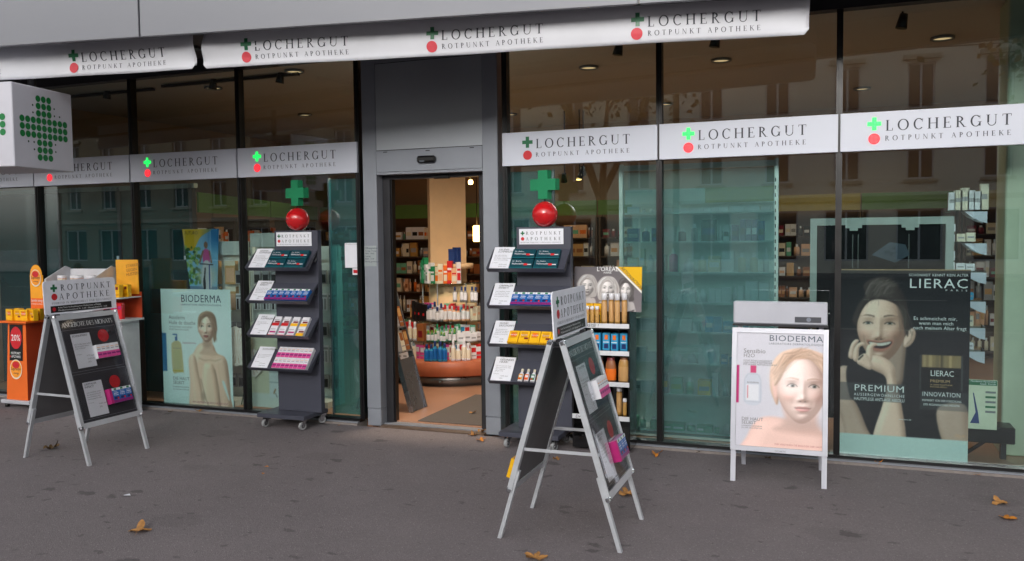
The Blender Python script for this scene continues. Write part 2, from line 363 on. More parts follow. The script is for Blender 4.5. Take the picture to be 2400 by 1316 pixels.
def strands(P, lines, col, n, seed, wd=1., jit=4., al=.5):
    rg = np.random.default_rng(seed)
    for i in range(n):
        ln = lines[i % len(lines)]; o = rg.normal(0, jit, 2); k = rg.uniform(.6, 1.3); o2 = rg.normal(0, jit*.5, (len(ln), 2)); P.line([(x+o[0]*(.4+.6*q/len(ln))+o2[q, 0], y+o[1]*.7+o2[q, 1]) for q, (x, y) in enumerate(ln)], wd*rg.uniform(.3, .9), np.clip(np.array(col)*k, 0, 255), wd*1.6, al)
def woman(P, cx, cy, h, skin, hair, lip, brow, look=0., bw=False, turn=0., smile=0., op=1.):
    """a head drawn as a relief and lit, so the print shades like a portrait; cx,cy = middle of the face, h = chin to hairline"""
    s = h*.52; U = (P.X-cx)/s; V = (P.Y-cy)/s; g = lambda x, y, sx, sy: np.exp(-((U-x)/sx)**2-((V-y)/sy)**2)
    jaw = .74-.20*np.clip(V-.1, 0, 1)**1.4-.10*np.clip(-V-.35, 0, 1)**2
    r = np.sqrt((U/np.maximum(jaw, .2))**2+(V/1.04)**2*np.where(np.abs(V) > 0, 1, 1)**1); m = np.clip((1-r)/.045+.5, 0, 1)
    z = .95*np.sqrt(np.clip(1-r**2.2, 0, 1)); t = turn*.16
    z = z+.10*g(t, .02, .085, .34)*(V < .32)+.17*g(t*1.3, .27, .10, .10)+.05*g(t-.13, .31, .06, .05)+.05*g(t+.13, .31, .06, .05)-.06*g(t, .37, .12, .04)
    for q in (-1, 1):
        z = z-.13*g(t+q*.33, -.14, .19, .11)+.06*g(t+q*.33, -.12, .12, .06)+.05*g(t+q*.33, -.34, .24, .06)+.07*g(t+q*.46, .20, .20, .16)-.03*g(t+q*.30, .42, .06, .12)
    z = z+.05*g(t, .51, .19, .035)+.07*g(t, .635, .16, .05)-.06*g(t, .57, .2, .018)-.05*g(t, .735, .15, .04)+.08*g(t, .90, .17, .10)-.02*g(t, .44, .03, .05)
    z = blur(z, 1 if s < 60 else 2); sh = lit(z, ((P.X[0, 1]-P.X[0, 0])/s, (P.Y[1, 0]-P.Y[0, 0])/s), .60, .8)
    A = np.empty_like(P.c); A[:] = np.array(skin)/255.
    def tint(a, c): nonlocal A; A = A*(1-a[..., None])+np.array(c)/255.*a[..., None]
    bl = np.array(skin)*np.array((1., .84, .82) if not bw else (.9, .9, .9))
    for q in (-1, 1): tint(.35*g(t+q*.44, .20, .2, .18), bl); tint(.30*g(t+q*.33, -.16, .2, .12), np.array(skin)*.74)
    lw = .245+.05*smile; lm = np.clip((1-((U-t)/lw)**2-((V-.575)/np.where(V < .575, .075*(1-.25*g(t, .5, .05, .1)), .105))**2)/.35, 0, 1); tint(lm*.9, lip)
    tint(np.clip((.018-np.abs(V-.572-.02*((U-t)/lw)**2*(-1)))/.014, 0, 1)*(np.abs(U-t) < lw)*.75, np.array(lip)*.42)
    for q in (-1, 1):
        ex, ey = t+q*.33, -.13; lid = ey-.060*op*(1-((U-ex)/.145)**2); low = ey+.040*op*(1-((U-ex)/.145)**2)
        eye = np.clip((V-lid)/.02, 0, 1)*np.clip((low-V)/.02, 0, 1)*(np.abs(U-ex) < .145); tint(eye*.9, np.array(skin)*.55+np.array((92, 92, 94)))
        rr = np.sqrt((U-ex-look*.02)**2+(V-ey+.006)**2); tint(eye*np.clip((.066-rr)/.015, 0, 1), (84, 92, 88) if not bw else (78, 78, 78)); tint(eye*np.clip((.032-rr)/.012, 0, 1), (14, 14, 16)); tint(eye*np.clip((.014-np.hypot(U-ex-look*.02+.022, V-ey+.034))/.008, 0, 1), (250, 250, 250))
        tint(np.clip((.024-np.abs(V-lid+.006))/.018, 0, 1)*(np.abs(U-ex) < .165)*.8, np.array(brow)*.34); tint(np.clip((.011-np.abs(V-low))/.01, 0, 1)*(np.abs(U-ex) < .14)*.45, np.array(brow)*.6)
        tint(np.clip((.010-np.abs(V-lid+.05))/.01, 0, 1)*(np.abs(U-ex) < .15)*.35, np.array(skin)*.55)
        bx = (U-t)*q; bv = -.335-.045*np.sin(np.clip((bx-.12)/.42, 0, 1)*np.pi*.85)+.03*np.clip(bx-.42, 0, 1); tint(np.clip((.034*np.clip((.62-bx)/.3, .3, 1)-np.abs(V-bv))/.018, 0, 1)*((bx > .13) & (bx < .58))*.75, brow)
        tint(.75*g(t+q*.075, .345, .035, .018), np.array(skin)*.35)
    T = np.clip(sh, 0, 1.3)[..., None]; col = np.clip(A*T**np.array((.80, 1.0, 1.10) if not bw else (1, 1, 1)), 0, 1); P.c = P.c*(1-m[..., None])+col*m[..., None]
PRINT = print_mat('poster_print', .45); PRINTG = print_mat('poster_print_under_film', .4, coat=1.)

# pieces shared by the posters -------------------------------------------------
M = dict(
 ink=mat('dark_lettering', (38, 44, 58), .5), navy=mat('navy_lettering', (28, 48, 78), .5), grey_ink=mat('grey_lettering', (120, 120, 124), .5), white_ink=mat('white_lettering', (232, 234, 234), .5, var=.02),
 mauve=mat('mauve_lettering', (170, 80, 120), .5), red=mat('red_print', (196, 34, 44), .4), green=mat('green_print', (22, 104, 66), .4), paper=mat('white_paper', (226, 228, 236), .6, var=.02),
 black=mat('black_print', (18, 18, 20), .4), gold_ink=mat('gold_lettering', (196, 160, 110), .35), yellow=mat('yellow_print', (236, 184, 22), .4), orange=mat('orange_print', (232, 118, 28), .4))
def letter(name, items, parent, mt, d=.0016):
    if len(items) > 3:                                  # small print: one part
        b = MB()
        for P, u, v in items: b.polys(P, u, v, d, 0, .00012)
        return b.build(name, mt, parent, kind='stuff')
    for P, u, v in items: o = MB().polys(P, u, v, d, 0, .00012).build(name, mt, parent)
    return o

# poster of the seated woman behind the second window (photo frame 368..545 x 685..961)
def poster_window():
    W, Hh = .872, 1.172
    P = Paint(360, 686, 553, 957, 150, 205, (212, 234, 232)); P.ell(470, 800, 120, 120, (236, 244, 242), 1., .7)
    sk = np.array((240, 196, 170))
    # body: shoulders, arms folded round the knees
    limb(P, [(466, 812), (500, 812), (512, 832), (534, 842), (542, 870), (546, 930), (546, 990), (440, 990), (436, 900), (434, 850), (446, 836)], sk, 26)
    P.poly([(477, 795), (499, 795), (501, 822), (510, 836), (466, 836), (475, 822)], sk*.95, 6); P.ell(487, 812, 12, 9, sk*.74, 1., .6)
    limb(P, [(436, 846), (452, 842), (460, 880), (470, 925), (486, 990), (450, 990), (438, 905)], sk, 11, 3); limb(P, [(514, 850), (532, 846), (540, 880), (546, 990), (524, 990), (518, 905)], sk*.95, 10, 3)
    limb(P, [(474, 866), (486, 856), (502, 862), (512, 905), (518, 990), (474, 990), (468, 915)], np.minimum(sk*1.03, 255), 15, 3)
    P.line([(466, 895), (476, 935), (486, 960)], 2, sk*.55, 4, .6); P.line([(505, 872), (514, 912), (517, 960)], 2, sk*.55, 4, .6); P.ell(471, 936, 6, 12, sk*.62, 1., .5)
    P.line([(462, 846), (478, 851), (488, 849)], 2, sk*.7, 4, .5); P.line([(492, 849), (508, 851), (522, 846)], 2, sk*.7, 4, .5)
    P.poly([(524, 897), (531, 900), (542, 935), (541, 940), (530, 916)], (214, 232, 230), 2)
    # hair and face
    hr = (156, 122, 98); limb(P, [(464, 786), (462, 764), (467, 746), (482, 737), (500, 738), (511, 750), (514, 775), (508, 806), (503, 800), (500, 770), (472, 770)], hr, 10, 3)
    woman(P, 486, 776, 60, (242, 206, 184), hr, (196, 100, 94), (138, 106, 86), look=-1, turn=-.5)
    limb(P, [(465, 772), (468, 749), (484, 739), (502, 742), (511, 758), (511, 772), (503, 757), (487, 749), (472, 758)], hr, 7, 2.5); strands(P, [[(486, 741), (473, 752), (467, 772)], [(490, 741), (505, 750), (512, 778)], [(488, 742), (500, 760), (508, 800)]], hr, 60, 3, 1.2, 3., .4)
    # pump bottle
    P.poly([(386, 822), (390, 812), (400, 808), (410, 810), (415, 822), (419, 880), (416, 881), (402, 883), (388, 880)], (206, 190, 142), 1.5); P.box(390, 830, 412, 876, (188, 182, 132), .5)
    P.box(388, 877, 418, 881, (196, 178, 60), .8); P.box(397, 798, 404, 808, (40, 96, 160)); P.line([(392, 793), (402, 793), (402, 800)], 3, (40, 96, 160))
    P.box(360, 790, 372, 881, (60, 120, 168)); P.noise(.012, 3)
    t = thing('window_poster', 'teal tinted BIODERMA poster of a bare-shouldered woman behind the glass left of the door', 'poster', (-2.66, .055, .045))
    P.sheet('printed_sheet', W, Hh, PRINT, t)
    u = lambda x, y: P.uv(x, y, W, Hh)
    it = [(sans('BIODERMA', .072, .50, .05), *u(417, 716)), (sans('LABORATOIRE DERMATOLOGIQUE', .016, .50, .15), *u(417, 724))]
    letter('lettering', it, t, M['navy'])
    it = [(sans('Atoderm', .038), *u(381, 757)), (sans('Huile de douche', .038, .34), *u(381, 769)), (sans('24H FEUCHTIGKEIT UND KOMFORT', .017, .30), *u(381, 777)), (sans('SOFORT NACH DER DUSCHE', .017, .25), *u(381, 783)),
          (sans('DIE HAUT', .032), *u(388, 900)), (sans('SELBST', .032), *u(388, 910)), (sans('INSPIRIERTE BIODERMA', .013), *u(388, 918)), (sans('ZU DER ARCHITEKTUR', .013), *u(388, 924)), (sans('BIODERMA', .014), *u(392, 827))]
    letter('small_lettering', it, t, M['grey_ink'])
    letter('accent_lettering', [(sans('INNOVATION', .018), *u(418, 814)), (sans('WIR VERSTEHEN DIE BIOLOGIE DER HAUT', .016), *u(440, 951))], t, M['mauve'])
poster_window()

def poster_large():
    W, Hh = .858, 1.400
    P = Paint(1967, 634, 2272, 1084, 190, 280, (25, 25, 30)); sk = np.array((230, 190, 170))
    hr = (58, 48, 46); limb(P, [(2004, 770), (2006, 725), (2026, 695), (2022, 672), (2044, 656), (2078, 654), (2104, 672), (2124, 706), (2133, 755), (2134, 795), (2118, 790)], hr, 26, 5)
    # shoulders, arms, dark top
    limb(P, [(1956, 890), (1988, 868), (2004, 905), (2000, 960), (2014, 1008), (2032, 1048), (1960, 1048)], sk*.9, 20, 3)
    limb(P, [(1984, 868), (2040, 850), (2118, 850), (2165, 900), (2252, 930), (2268, 990), (2240, 1050), (2080, 1050), (2000, 960)], (27, 27, 31), 30, 4)
    limb(P, [(1962, 950), (2002, 950), (2034, 1015), (2050, 1050), (1990, 1050), (1975, 1010)], sk*.86, 18, 3); limb(P, [(2200, 960), (2262, 945), (2276, 1000), (2276, 1050), (2222, 1050)], sk*.84, 22, 4)
    limb(P, [(2086, 815), (2124, 795), (2122, 870), (2116, 905), (2096, 905), (2082, 860)], sk*.72, 14, 4)
    limb(P, [(2122, 795), (2130, 779), (2142, 771), (2148, 784), (2143, 803), (2130, 816), (2120, 814)], sk*.95, 7, 2); P.line([(2141, 779), (2137, 799), (2128, 809)], 2, sk*.5, 3, .6)
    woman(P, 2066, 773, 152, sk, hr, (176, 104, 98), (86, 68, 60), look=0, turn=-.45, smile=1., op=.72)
    # open smile
    P.poly([(2030, 804), (2046, 803), (2062, 805), (2078, 802), (2095, 802), (2088, 818), (2070, 828), (2048, 826)], sk*np.array((.80, .62, .60)), 3)
    P.poly([(2035, 806), (2062, 808), (2091, 804), (2085, 816), (2066, 822), (2044, 818)], (50, 28, 28), 2); P.poly([(2037, 807), (2062, 809), (2089, 805), (2083, 812), (2063, 816), (2043, 813)], (222, 214, 204), 1.6)
    for x in range(2044, 2086, 6): P.line([(x, 808), (x, 814)], .6, (170, 158, 148), 1., .5)
    P.line([(2024, 792), (2026, 808), (2034, 822)], 2, sk*.66, 4, .6); P.line([(2098, 790), (2102, 806), (2096, 822)], 2, sk*.6, 4, .6)
    limb(P, [(2006, 762), (2011, 724), (2030, 700), (2060, 690), (2096, 694), (2120, 716), (2129, 750), (2130, 792), (2121, 772), (2116, 740), (2100, 717), (2070, 706), (2040, 709), (2020, 730)], hr, 12, 2.5)
    strands(P, [[(2034, 704), (2036, 680), (2056, 662)], [(2056, 700), (2062, 676), (2082, 660)], [(2084, 700), (2092, 682), (2100, 674)], [(2110, 716), (2122, 745), (2128, 780)]], (92, 80, 76), 150, 8, 1.4, 9, .42); strands(P, [[(2030, 690), (2044, 668), (2066, 660)], [(2050, 690), (2064, 668), (2086, 662)], [(2072, 692), (2084, 672), (2100, 668)]], (136, 124, 118), 40, 18, 1.2, 5, .4)
    # hand and forearm under the chin
    hs = np.minimum(sk*1.04, 255)
    limb(P, [(2034, 842), (2070, 842), (2098, 864), (2104, 900), (2118, 960), (2124, 1050), (2050, 1050), (2070, 960), (2080, 920), (2076, 888), (2042, 870)], hs, 20, 2.5)
    limb(P, [(2030, 846), (2031, 822), (2040, 811), (2052, 809), (2057, 814), (2047, 821), (2045, 846), (2040, 856)], hs, 7, 2)
    for q in ([(1986, 842), (1992, 816), (2002, 803), (2012, 803), (2010, 810), (2002, 822), (2000, 844), (1994, 850)], [(1998, 850), (2001, 824), (2012, 810), (2025, 809), (2025, 815), (2014, 822), (2012, 846), (2008, 856)], [(2008, 858), (2014, 842), (2030, 836), (2046, 862), (2040, 874), (2020, 866)]): limb(P, q, hs*.97, 7, 1.8)
    P.line([(2012, 850), (2022, 840)], 4, (74, 66, 60), 2)
    # band, jar, blank strip
    P.box(1967, 905, 2125, 950, (84, 84, 88), .6); P.box(2160, 918, 2272, 962, (84, 84, 88), .45)
    P.box(2158, 834, 2162, 916, (120, 120, 120), .4); P.box(2254, 834, 2258, 916, (120, 120, 120), .4); P.box(2163, 862, 2253, 916, (16, 15, 17)); P.box(2163, 833, 2253, 862, (150, 124, 88))
    for x, c in ((2166, 190), (2180, 205), (2196, 120), (2207, 60), (2212, 150), (2226, 215), (2244, 150)): P.box(x, 833, x+7, 862, (c, c*.84, c*.62), .6)
    P.box(1967, 634, 2272, 637, (182, 150, 108)); P.box(1967, 1030, 2272, 1084, (206, 226, 222)); P.noise(.015, 5)
    t = thing('window_poster', 'tall black LIERAC poster of a laughing woman behind the rightmost window', 'poster', (3.80, .055, .04))
    P.sheet('printed_sheet', W, Hh, PRINT, t); u = lambda x, y: P.uv(x, y, W, Hh)
    letter('lettering', [(sans('SCHÖNHEIT KENNT KEIN ALTER', .018, .385, .05), *u(2130, 650)), (sans('LIERAC', .066, .385, .1), *u(2130, 677)), (sans('PARIS', .012, .14, 1.), *u(2215, 684)),
        (sans('Es schmeichelt mir,', .025, .285), *u(2142, 752)), (sans('wenn man mich', .025, .225), *u(2155, 763)), (sans('nach meinem Alter fragt', .025, .345), *u(2142, 774)),
        (sans('PREMIUM', .046, .345, .06), *u(2001, 925)), (sans('AUSSERGEWÖHNLICHE', .020, .345, .2), *u(2001, 937)), (sans('HAUTPFLEGE ANTI-AGE ABSOLU', .022, .345), *u(2001, 948)),
        (sans('INNOVATION', .032, .25, .08), *u(2165, 930)), (sans('INSPIRIERT VON DER FORSCHUNG', .015, .255), *u(2165, 942)), (sans('DER REGENERATIVEN MEDIZIN', .015, .235), *u(2168, 952)), (sans('LIERAC', .040, .155), *u(2183, 882)), (sans('www.lierac.de', .010), *u(2110, 990))], t, M['white_ink'])
    letter('gold_lettering', [(sans('PREMIUM', .020, .13), *u(2183, 897)), (sans('LA CRÈME VOLUPTUEUSE'.replace('È', 'E'), .010, .145), *u(2183, 904)), (sans('ANTI-AGE ABSOLU', .010, .11), *u(2183, 909))], t, M['gold_ink'])
poster_large()

def sign_print(parent, W, Hh):
    P = Paint(1730, 775, 1938, 1058, 150, 205, (204, 204, 216)); P.ell(1830, 900, 110, 150, (212, 212, 222), 1., .6); sk = np.array((222, 184, 172))
    hr = (216, 184, 162); limb(P, [(1760, 1030), (1786, 990), (1826, 982), (1872, 992), (1905, 1002), (1955, 1030), (1975, 1100), (1745, 1100)], sk, 46, 7, amb=.84)
    limb(P, [(1812, 905), (1814, 858), (1834, 826), (1866, 812), (1902, 811), (1936, 824), (1956, 846), (1960, 900), (1915, 846), (1866, 852), (1840, 880), (1832, 950), (1820, 935)], hr, 20, 4, amb=.78)
    limb(P, [(1819, 896), (1829, 890), (1837, 908), (1835, 930), (1827, 940), (1820, 922)], sk*.98, 6, 3, amb=.8)
    P.poly([(1848, 940), (1925, 940), (1924, 990), (1938, 1020), (1826, 1015), (1850, 990)], sk*.96, 14, .95); P.ell(1890, 992, 38, 18, sk*.80, 1., .6)
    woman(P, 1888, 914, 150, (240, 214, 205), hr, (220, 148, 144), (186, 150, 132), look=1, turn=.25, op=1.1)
    limb(P, [(1822, 905), (1826, 858), (1860, 826), (1903, 818), (1938, 832), (1956, 856), (1958, 882), (1930, 846), (1892, 836), (1858, 846), (1838, 888)], hr, 12, 4, amb=.78); strands(P, [[(1905, 822), (1860, 834), (1830, 885)], [(1900, 818), (1850, 830), (1820, 880)], [(1905, 820), (1936, 834), (1950, 862)], [(1890, 816), (1870, 826), (1842, 866)]], (206, 170, 146), 150, 5, 1.8, 7, .32)
    P.ell(1862, 890, 44, 26, (252, 240, 238), 1.2, .28, 20); P.ell(1900, 965, 60, 30, (252, 240, 238), 1.2, .25, -20); P.c = P.c*.93+.07*.92  # pale glare patches and a thin haze painted over the print
    # bottle
    P.poly([(1750, 950), (1750, 890), (1757, 878), (1770, 874), (1783, 878), (1790, 890), (1790, 950)], (200, 206, 218), 2); P.line([(1750, 948), (1750, 892), (1758, 879), (1782, 879), (1790, 892), (1790, 948), (1750, 948)], 1.2, (178, 184, 198), 1.5); P.box(1755, 905, 1785, 945, (226, 228, 234), .8); P.box(1764, 858, 1778, 876, (204, 70, 118)); P.box(1757, 908, 1759, 940, (200, 60, 70))
    P.box(1730, 858, 1736, 952, (184, 46, 112)); P.noise(.01, 9)
    o = P.sheet('poster', W, Hh, PRINTG, parent); u = lambda x, y: P.uv(x, y, W, Hh)
    letter('lettering', [(sans('BIODERMA', .040, .355, .06), *u(1808, 794)), (sans('LABORATOIRE DERMATOLOGIQUE', .013, .36, .1), *u(1808, 803))], o, mat('slate_lettering', (70, 84, 100), .5))
    letter('small_lettering', [(sans('Sensibio', .030, .15), *u(1746, 826)), (sans('H2O', .026), *u(1746, 837)), (sans('HOHE REINIGUNGSKRAFT', .011), *u(1746, 847)), (sans('UND MAKEUP-ENTFERNER', .011), *u(1746, 852)), (sans('MIT HOHER VERTRÄGLICHKEIT', .011), *u(1746, 857)),
        (sans('DIE HAUT', .022), *u(1744, 995)), (sans('SELBST', .022), *u(1744, 1004)), (sans('INSPIRIERTE BIODERMA', .009), *u(1744, 1010)), (sans('ZU DER ARCHITEKTUR', .009), *u(1744, 1015)), (sans('BIODERMA', .011), *u(1756, 902))], o, M['grey_ink'])
    letter('accent_lettering', [(sans('WIR VERSTEHEN DIE BIOLOGIE DER HAUT', .011), *u(1825, 1051))], o, mat('rose_lettering', (190, 120, 120), .5))
    return o

def header_print(parent, W, Hh):
    P = Paint(1352, 630, 1507, 740, 150, 106, (112, 108, 112)); P.grad((104, 100, 104), (128, 122, 126))
    def head(cx, cy, h, vol, hl):
        u = h/100
        P.poly([(cx-46*u*vol, cy+20*u), (cx-52*u*vol, cy-20*u), (cx-30*u, cy-66*u), (cx+5*u, cy-74*u), (cx+36*u, cy-62*u), (cx+52*u*vol, cy-15*u), (cx+50*u*vol, cy+30*u), (cx+40*u, cy+60*u), (cx-40*u, cy+60*u)], hl, 4*u)
        P.poly([(cx-15*u, cy+30*u), (cx+15*u, cy+30*u), (cx+18*u, cy+64*u), (cx+48*u, cy+84*u), (cx+60*u, 790), (cx-60*u, 790), (cx-48*u, cy+84*u), (cx-18*u, cy+64*u)], (186, 182, 182), 6*u); P.ell(cx, cy+50*u, 17*u, 12*u, (120, 116, 116), 1., .6)
        woman(P, cx, cy, h, (208, 204, 203), hl, (118, 110, 110), (66, 64, 64), bw=True)
        limb(P, [(cx-40*u*vol, cy+30*u), (cx-46*u*vol, cy-20*u), (cx-24*u, cy-62*u), (cx+6*u, cy-68*u), (cx+32*u, cy-58*u), (cx+46*u*vol, cy-15*u), (cx+42*u*vol, cy+34*u), (cx+33*u, cy+4*u), (cx+28*u, cy-30*u), (cx-4*u, cy-44*u), (cx-29*u, cy-26*u), (cx-33*u, cy+6*u)], hl, 12*u, 3*u)
        strands(P, [[(cx, cy-64*u), (cx-34*u*vol, cy-20*u), (cx-40*u*vol, cy+36*u)], [(cx+2*u, cy-64*u), (cx+34*u*vol, cy-20*u), (cx+40*u*vol, cy+36*u)], [(cx, cy-66*u), (cx-24*u, cy-44*u), (cx-36*u, cy)], [(cx+4*u, cy-66*u), (cx+26*u, cy-44*u), (cx+38*u, cy)]], hl, 70, int(cx), 1.8*u, 5*u, .45)
    head(1383, 680, 42, 1.1, (176, 172, 170)); head(1471, 688, 42, .85, (92, 88, 88)); head(1430, 686, 44, 1.15, (186, 182, 180))
    P.poly([(1452, 630), (1507, 630), (1507, 688)], (226, 178, 28), 1.2, 1, False); P.line([(1448, 630), (1507, 692)], 4, (236, 232, 224), 1)
    o = P.sheet('header_card', W, Hh, PRINT, parent); u = lambda x, y: P.uv(x, y, W, Hh)
    letter('lettering', [(sans("L'ORÉAL", .034, .18), *u(1404, 641)), (sans('PARIS', .015, .065), *u(1420, 647))], o, M['white_ink'])
    b = MB(); b.polys(sans('AKTION/ACTION', .022, .24, .02), 0, 0, 0, 0); x, z = u(1459, 634)
    b.build('hand_lettering', M['black'], o, (x, -.002, z), (0, R(45), 0)); return o

def poster_futuro(t):
    W, Hh = .47, .90
    P = Paint(413, 536, 500, 700, 70, 130, (214, 176, 40)); P.poly([(436, 575), (455, 552), (480, 540), (505, 534), (505, 705), (405, 705), (405, 590)], (120, 178, 214), 2); P.ell(500, 545, 30, 26, (40, 110, 170), 1., .8)
    rg = np.random.default_rng(2)
    for i in range(90): P.ell(rg.uniform(410, 450), rg.uniform(570, 640), rg.uniform(2, 6), rg.uniform(2, 5), ((60, 110, 48), (96, 150, 60), (36, 74, 40), (150, 180, 110))[i % 4], .4, .8)
    P.box(405, 643, 505, 705, (96, 128, 160)); P.ell(470, 625, 30, 20, (190, 186, 160), 1., .7)
    P.ell(468, 566, 5, 6.5, (120, 84, 66), .3); P.poly([(461, 576), (475, 576), (477, 600), (460, 600)], (190, 70, 140), 2); P.line([(460, 578), (450, 598)], 4, (130, 90, 70), 2); P.line([(477, 578), (482, 598)], 4, (130, 90, 70), 2)
    P.poly([(459, 600), (478, 600), (482, 645), (454, 645)], (190, 196, 200), 2); P.line([(450, 601), (486, 603)], 2, (30, 34, 46), 1); P.line([(464, 610), (458, 648)], 4, (40, 40, 50), 1); P.line([(476, 604), (476, 655)], 3, (36, 60, 120), 1); P.ell(460, 640, 4, 14, (30, 32, 40), .4)
    P.poly([(440, 655), (478, 668), (474, 690), (455, 680)], (46, 76, 130), 3); P.ell(463, 668, 5, 6, (110, 84, 70), .3)
    def warp(X, Y, Z):
        k = Z/Hh; return X*(.62+.38*k)+(1-k)*.03, Y, Z
    o = P.sheet('printed_sheet', W, Hh, PRINT, t, warp); u = lambda x, y: P.uv(x, y, W, Hh)
    letter('lettering', [(sans('FUTURO', .032, .17), *u(419, 546))], o, M['black'])
# ------------------------------------------------------------------ setting: pavement, road, kerbs
def asphalt(name, base, spots=True):
    m = bpy.data.materials.new(name); m.use_nodes = True; t = m.node_tree; n = t.nodes; b = n['Principled BSDF']; L = t.links.new
    tc = n.new('ShaderNodeTexCoord')
    def noise(s, d, r=.6):
        q = n.new('ShaderNodeTexNoise'); q.inputs['Scale'].default_value = s; q.inputs['Detail'].default_value = d; q.inputs['Roughness'].default_value = r; L(tc.outputs['Object'], q.inputs['Vector']); return q
    def mr(src, a, b_, c, d):
        q = n.new('ShaderNodeMapRange'); q.inputs[1].default_value = a; q.inputs[2].default_value = b_; q.inputs[3].default_value = c; q.inputs[4].default_value = d; L(src, q.inputs[0]); return q.outputs[0]
    def mix(f, A, B, mode='MIX'):
        q = n.new('ShaderNodeMix'); q.data_type = 'RGBA'; q.blend_type = mode
        if isinstance(f, float): q.inputs[0].default_value = f
        else: L(f, q.inputs[0])
        for i, x in ((6, A), (7, B)):
            if isinstance(x, tuple): q.inputs[i].default_value = x
            else: L(x, q.inputs[i])
        return q.outputs[2]
    c = np.array(base)
    big = noise(.55, 6, .65); mid = noise(3.2, 5); fine = noise(190, 3, .7)
    col = mix(mr(big.outputs[0], .35, .68, 0, 1), (*(c*.78), 1), (*(c*1.14), 1))
    col = mix(mr(mid.outputs[0], .3, .7, 0, .45), col, (*(c*.8), 1))
    v = n.new('ShaderNodeTexVoronoi'); v.inputs['Scale'].default_value = 170; L(tc.outputs['Object'], v.inputs['Vector'])          # the stones in the tar
    sp = n.new('ShaderNodeSeparateColor'); L(v.outputs['Color'], sp.inputs[0])
    col = mix(mr(sp.outputs[0], .0, 1., .0, .55), col, (*(c*1.35), 1)); col = mix(mr(sp.outputs[1], .62, .7, 0, .3), col, (*(c*.6), 1))
    col = mix(mr(sp.outputs[2], .978, .984, 0, .5), col, (.36, .34, .33, 1))
    if spots:                                                                                                                      # trodden-in gum and drips, drawn out along the pavement
        mp = n.new('ShaderNodeMapping'); mp.inputs['Scale'].default_value = (1., 1.5, 1); L(tc.outputs['Object'], mp.inputs[0])
        wv = noise(9, 3); ad = n.new('ShaderNodeVectorMath'); ad.operation = 'MULTIPLY_ADD'; ad.inputs[1].default_value = (.22, .22, 0); L(wv.outputs['Color'], ad.inputs[0]); L(mp.outputs[0], ad.inputs[2])
        for sc_, r0, thr, st in ((3.1, .17, .45, .6), (6.3, .2, .62, .5), (1.3, .2, .45, .16), (11., .2, .75, .5)):
            vv = n.new('ShaderNodeTexVoronoi'); vv.inputs['Scale'].default_value = sc_; L(ad.outputs[0], vv.inputs['Vector'])
            s2 = n.new('ShaderNodeSeparateColor'); L(vv.outputs['Color'], s2.inputs[0]); on = mr(s2.outputs[0], thr, thr+.02, 0, 1); sz = mr(s2.outputs[1], 0, 1, r0*.4, r0*1.3)
            sub = n.new('ShaderNodeMath'); sub.operation = 'SUBTRACT'; L(sz, sub.inputs[0]); L(vv.outputs['Distance'], sub.inputs[1])
            mu = n.new('ShaderNodeMath'); mu.operation = 'MULTIPLY'; L(mr(sub.outputs[0], -.02, .03, 0, st), mu.inputs[0]); L(on, mu.inputs[1])
            col = mix(mu.outputs[0], col, (*(c*.36), 1))
    L(col, b.inputs['Base Color']); b.inputs['Roughness'].default_value = .82; b.inputs['Specular IOR Level'].default_value = .35
    bp = n.new('ShaderNodeBump'); bp.inputs['Strength'].default_value = .55; bp.inputs['Distance'].default_value = .004; L(v.outputs['Distance'], bp.inputs['Height'])
    b2 = n.new('ShaderNodeBump'); b2.inputs['Strength'].default_value = .35; b2.inputs['Distance'].default_value = .02; L(mid.outputs[0], b2.inputs['Height']); L(bp.outputs[0], b2.inputs['Normal']); L(b2.outputs[0], b.inputs['Normal'])
    return m
PAV = asphalt('pavement_asphalt', (.186, .163, .170)); ROAD = asphalt('road_asphalt', (.12, .117, .12), False)
STONE = mat('kerb_granite', (150, 146, 142), .8, var=.15, scale=30, bump=.3)
def slab(name, x0, x1, y0, y1, z, m): return MB().face([(x0, y0, z), (x1, y0, z), (x1, y1, z), (x0, y1, z)]).build(name, m, kind='structure')
slab('ground', -150, 150, -150, 150, -.16, ROAD)
MB().box((-60, -9.2, -.15), (60, -.075, 0)).build('pavement', PAV, kind='structure')
MB().box((-60, -9.4, -.15), (60, -9.205, .004), bev=.015).build('kerb', STONE, kind='structure')
MB().box((-60, -42, -.15), (60, -28, -.01)).build('far_pavement', PAV, kind='structure')
slab('road', -60, 60, -28, -9.4, -.13, ROAD)
b = MB()
for x in range(-40, 40, 4): b.rect(x, 0, x+2, .12)
o = b.build('lane_marking', mat('road_paint', (205, 205, 200), .7, var=.2, scale=20), kind='structure'); o.rotation_euler = (R(-90), 0, 0); o.location = (0, -18, -.124)

# ------------------------------------------------------------------ shopfront: glass, mullions, rails
W_ = 1.32621; XL, XR = -.69557, .69557
GLASS = glass_mat('window_glass', (.86, .94, .935), 1.85, .0)
ALU = mat('grey_aluminium', (148, 152, 160), .28, .75, var=.04, scale=3); ALUL = mat('light_aluminium', (138, 143, 152), .42, .2, var=.05, scale=5)
BLK = mat('black_frame', (14, 14, 16), .35, var=.1); DARK = mat('dark_grey_metal', (46, 46, 50), .45, .3)
WHT = mat('white_enamel', (198, 203, 216), .42, var=.02, scale=2); SILL = mat('sill_stone', (132, 124, 120), .75, var=.15, scale=24, bump=.2)
sf = thing('shopfront', 'long glass shopfront of the pharmacy with slim black mullions', 'shopfront', (0, 0, 0))
edges = [-6.0, XL-3*W_, XL-2*W_, XL-W_, XL]; edr = [XR, XR+W_, XR+2*W_, XR+3*W_, 6.4]
for E_ in (edges, edr):
    for a, c in zip(E_[:-1], E_[1:]):
        MB().box((a+.022, .022, .055), (c-.022, .034, 3.335)).build('window_pane', GLASS, sf)
